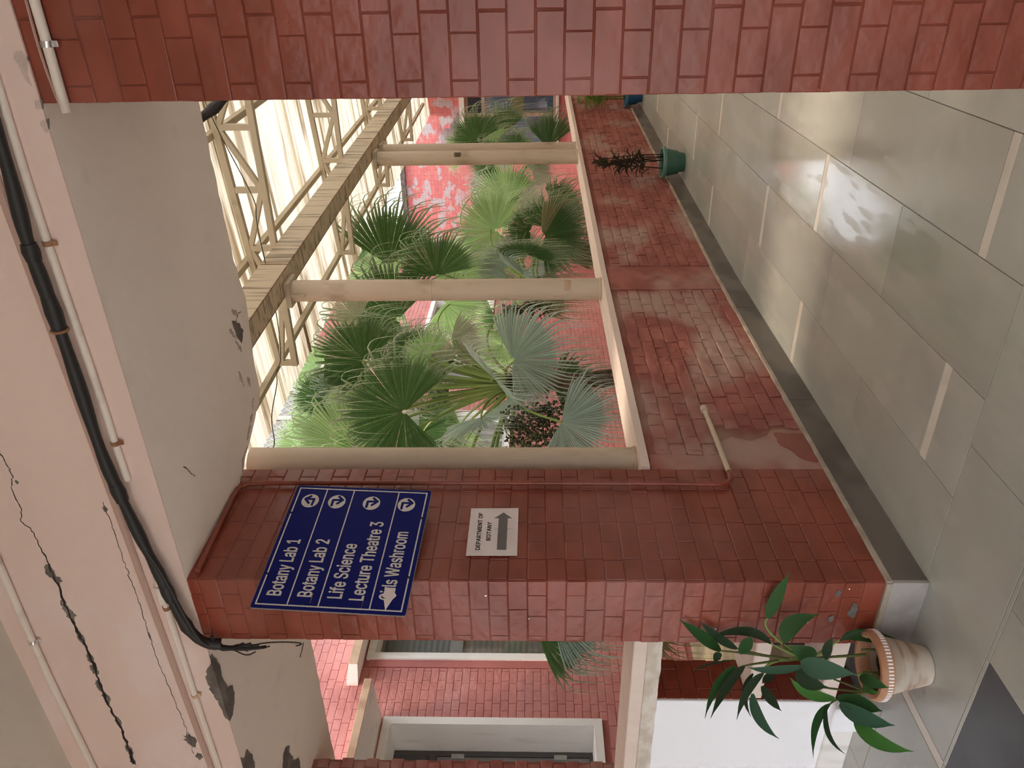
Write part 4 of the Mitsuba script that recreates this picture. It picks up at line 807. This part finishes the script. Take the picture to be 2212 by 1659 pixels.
LEAF = [(-0.279,-0.088,0.774,-0.26,-0.03,0.839,-0.17,-0.03,0.937,0.024,0),
(-0.291,-0.065,0.703,-0.259,-0.03,0.779,-0.176,-0.03,0.855,0.019,1),
(-0.282,-0.045,0.566,-0.234,-0.03,0.673,-0.273,-0.03,0.812,0.019,1),
(-0.152,-0.037,0.595,-0.035,-0.041,0.577,0.1,-0.047,0.55,0.024,0),
(-0.194,-0.118,0.543,-0.134,-0.086,0.512,-0.092,-0.074,0.418,0.035,0),
(-0.239,-0.135,0.716,-0.208,-0.113,0.686,-0.176,-0.105,0.669,0.024,0),
(-0.265,-0.119,0.777,-0.279,-0.119,0.795,-0.284,-0.149,0.808,0.016,1),
(-0.235,-0.148,0.428,-0.213,-0.15,0.48,-0.182,-0.147,0.541,0.033,0),
(-0.262,-0.142,0.384,-0.231,-0.109,0.373,-0.193,-0.092,0.351,0.019,1),
(-0.208,-0.097,0.326,-0.183,-0.082,0.268,-0.162,-0.089,0.226,0.008,1),
(-0.229,-0.066,0.301,-0.236,-0.052,0.173,-0.263,-0.107,0.006,0.025,0),
(-0.219,-0.204,0.505,-0.189,-0.246,0.44,-0.179,-0.281,0.331,0.04,2),
(-0.264,-0.183,0.496,-0.279,-0.229,0.474,-0.275,-0.259,0.41,0.033,1),
(-0.245,-0.188,0.486,-0.231,-0.218,0.61,-0.207,-0.228,0.714,0.016,2),
(-0.278,-0.162,0.698,-0.326,-0.222,0.773,-0.382,-0.318,0.848,0.019,1),
(-0.292,-0.15,0.727,-0.346,-0.2,0.804,-0.409,-0.298,0.862,0.015,0),
(-0.276,-0.198,0.636,-0.303,-0.257,0.708,-0.349,-0.347,0.761,0.016,1),
(-0.3,-0.179,0.666,-0.347,-0.233,0.704,-0.387,-0.307,0.693,0.012,1),
(-0.332,-0.245,0.68,-0.38,-0.318,0.666,-0.407,-0.382,0.607,0.02,2),
(-0.296,-0.239,0.648,-0.306,-0.292,0.628,-0.312,-0.336,0.6,0.019,1),
(-0.285,-0.19,0.594,-0.291,-0.212,0.623,-0.285,-0.236,0.649,0.016,1),
(-0.341,-0.256,0.374,-0.32,-0.246,0.478,-0.271,-0.219,0.541,0.021,3),
(-0.301,-0.283,0.381,-0.284,-0.328,0.314,-0.275,-0.361,0.251,0.03,0),
(-0.305,-0.307,0.379,-0.295,-0.372,0.314,-0.287,-0.41,0.224,0.032,2),
(-0.328,-0.353,0.336,-0.328,-0.444,0.29,-0.322,-0.486,0.182,0.027,3),
(-0.344,-0.279,0.4,-0.373,-0.342,0.466,-0.428,-0.441,0.497,0.015,0),
(-0.339,-0.291,0.416,-0.379,-0.379,0.431,-0.402,-0.445,0.388,0.01,1),
(-0.23,-0.245,0.298,-0.195,-0.3,0.281,-0.182,-0.335,0.239,0.022,0),
(-0.263,-0.256,0.282,-0.238,-0.304,0.283,-0.217,-0.326,0.259,0.012,3),
(-0.29,-0.121,0.726,-0.323,-0.125,0.84,-0.331,-0.154,0.889,0.004,1),
]
PET = [(-0.263,-0.116,0.221,-0.269,-0.123,0.362,-0.276,-0.131,0.508),
(-0.276,-0.131,0.508,-0.267,-0.121,0.603,-0.250,-0.101,0.716),
(-0.276,-0.131,0.508,-0.265,-0.118,0.641,-0.256,-0.108,0.781),
(-0.273,-0.128,0.468,-0.255,-0.107,0.528,-0.238,-0.086,0.583),
(-0.273,-0.128,0.459,-0.214,-0.057,0.579,-0.160,-0.030,0.592),
(-0.273,-0.128,0.459,-0.249,-0.100,0.527,-0.234,-0.082,0.526),
(-0.266,-0.120,0.414,-0.243,-0.092,0.356,-0.224,-0.070,0.303),
(-0.273,-0.128,0.459,-0.282,-0.139,0.605,-0.291,-0.150,0.694),
(-0.273,-0.128,0.459,-0.282,-0.139,0.581,-0.309,-0.171,0.624),
(-0.348,-0.218,0.236,-0.356,-0.227,0.309,-0.362,-0.234,0.353),
(-0.348,-0.218,0.236,-0.362,-0.234,0.334,-0.378,-0.253,0.385),
(-0.348,-0.218,0.236,-0.346,-0.215,0.307,-0.339,-0.207,0.410),
(-0.348,-0.218,0.236,-0.336,-0.203,0.290,-0.320,-0.185,0.358),
(-0.301,-0.161,0.215,-0.307,-0.168,0.245,-0.310,-0.172,0.275),
]
PP = thing('potted_plant', 'broad-leaved palm in a weathered clay pot at the foot of the sign pillar', 'potted plant')
pc = (-.285, -.145, 0); hb, rb, rt = .205, .070, .120
k = part(PP, 'pot', lathe([(0, .002), (rb, .002), (rb + .003, .010), (rb + (rt - rb) * .35, hb * .35), (rt - .008, hb - .03), (rt - .004, hb - .03), (rt - .018, hb - .03), (rb, .06), (0, .05)], 48, pc), 'terracotta', 40)
part(k, 'rim', lathe([(rt - .022, hb - .034), (rt + .004, hb - .034), (rt + .011, hb - .020), (rt + .011, hb + .006), (rt + .003, hb + .016), (rt - .012, hb + .016), (rt - .020, hb + .004), (rt - .022, hb - .034)], 56, pc), 'terracotta_rim', 40, label='orange rim with a notched band')
a_ = np.linspace(0, 2 * np.pi, 64, endpoint=False)
part(k, 'rim_notch', cat([rot(box(pc[0] + rt + .009, pc[0] + rt + .013, pc[1] - .0030, pc[1] + .0030, hb - .024, hb - .006), math.degrees(a), at=(pc[0], pc[1], 0)) for a in a_]), 'white_plaster', label='pale notches round the rim')
sm = trimesh.creation.cylinder(rt - .022, .02, sections=32).subdivide_to_size(.03); v_ = np.array(sm.vertices); v_[:, 2] += .012 * meshkit.fbm(v_ * 30, 3); sm.vertices = v_; sm.apply_translation((pc[0], pc[1], hb - .075)); part(PP, 'soil', sm, 'soil', True)
for q in PET: part(PP, 'stem', tube(bez([q[0:3], q[3:6], q[6:9]], 12), np.linspace(.0065, .0032, 12), 7), 'petiole' if RNG.rand() > .5 else 'stalk', 40)
for x, y in ((-.23, -.12), (-.36, -.20), (-.30, -.17)): part(PP, 'stem', tube([(x, y, hb - .08), (x - .002, y, hb + .04)], .0055, 7), 'stalk', 40)
LM = ['leaf_green', 'leaf_dull', 'leaf_gloss', 'leaf_bright']
for i, q in enumerate(LEAF): part(PP, 'leaf', leaf(q[0:3], q[3:6], q[6:9], q[9], .28, .35 * math.sin(i * 2.1)), LM[q[10]], True)

def plastic_pot(key, c, s, m, mr):
    k = part(key, 'pot', lathe([(0, .0), (.088 * s, .0), (.092 * s, .010 * s), (.098 * s, .062 * s), (.112 * s, .066 * s), (.139 * s, .205 * s), (.128 * s, .205 * s), (.090 * s, .03 * s), (0, .03 * s)], 40, c), m, 40)
    part(k, 'rim', lathe([(.128 * s, .19 * s), (.150 * s, .19 * s), (.157 * s, .20 * s), (.157 * s, .222 * s), (.150 * s, .230 * s), (.136 * s, .228 * s), (.128 * s, .19 * s)], 40, c), mr, 40)
    part(key, 'soil', trimesh.creation.cylinder(.13 * s, .01, sections=28, transform=trimesh.transformations.translation_matrix((c[0], c[1], .185 * s))), 'soil')
GP = thing('potted_plant', 'bushy purple-leaved plant in a green plastic pot against the corridor parapet', 'potted plant')
gc = (.275, 5.62, 0); plastic_pot(GP, gc, 1., 'pot_green', 'pot_green_rim'); r_ = np.random.RandomState(8)
for i in range(7):
    x, y = gc[0] + r_.uniform(-.08, .08), gc[1] + r_.uniform(-.08, .08); ht = r_.uniform(.45, .66); ln = r_.uniform(-.05, .05, 2)
    P = bez([(x, y, .18), (x + ln[0], y + ln[1], .18 + ht * .5), (gc[0] + (x - gc[0]) * .6 + ln[0], gc[1] + ln[1], .18 + ht)], 10); part(GP, 'stem', tube(P, .005, 6), 'leaf_purple', 40)
    for j in range(19):
        q = P[r_.randint(3, 10)]; a = r_.uniform(0, 6.28); L = r_.uniform(.09, .17); el = r_.uniform(.1, .9) + (.6 if q[2] > .7 else 0)
        d = np.array([math.cos(a) * math.cos(el), math.sin(a) * math.cos(el), math.sin(el)]); T = q + d * L + [0, 0, -L * .25]
        part(GP, 'leaf', leaf(q, q + d * L * .55 + [0, 0, .012], T, r_.uniform(.006, .010), .3, r_.uniform(-.8, .8), 7), 'leaf_purple' if not (i == 0 and j < 4) else 'frond_dark', True)
BP = thing('potted_plant', 'feathery green palm in a blue plastic pot far along the corridor parapet', 'potted plant')
bc = (.385, 9.12, 0); plastic_pot(BP, bc, 1.06, 'pot_blue', 'pot_blue_rim'); r_ = np.random.RandomState(9)
for i in range(11):
    a = i * 2.4 + .4; L = r_.uniform(.5, .8); reach = r_.uniform(.12, .32); b0 = np.array([bc[0] + .05 * math.cos(a), bc[1] + .05 * math.sin(a), .19])
    P = bez([b0, b0 + [reach * .3 * math.cos(a), reach * .3 * math.sin(a), L * .65], b0 + [reach * math.cos(a), reach * math.sin(a), L * .86]], 14)
    if P[-1, 0] < .37: P[:, 0] += (.37 - P[-1, 0]) * np.linspace(0, 1, 14) ** 2
    k = part(BP, 'frond', tube(P, np.linspace(.005, .0015, 14), 5), 'leaf_areca', 40)
    V = []
    for j in range(5, 14):
        for s in (-1, 1):
            t = P[min(j + 1, 13)] - P[j - 1]; t /= np.linalg.norm(t); sd = np.cross(t, [0, 0, 1.]); sd /= np.linalg.norm(sd) + 1e-6
            V.append(leaf(P[j], P[j] + sd * s * .07 + t * .05, P[j] + sd * s * .13 + t * .07 - [0, 0, .03], .007, .2, 0, 6))
    part(k, 'leaflets', cat(V), 'leaf_areca', True)
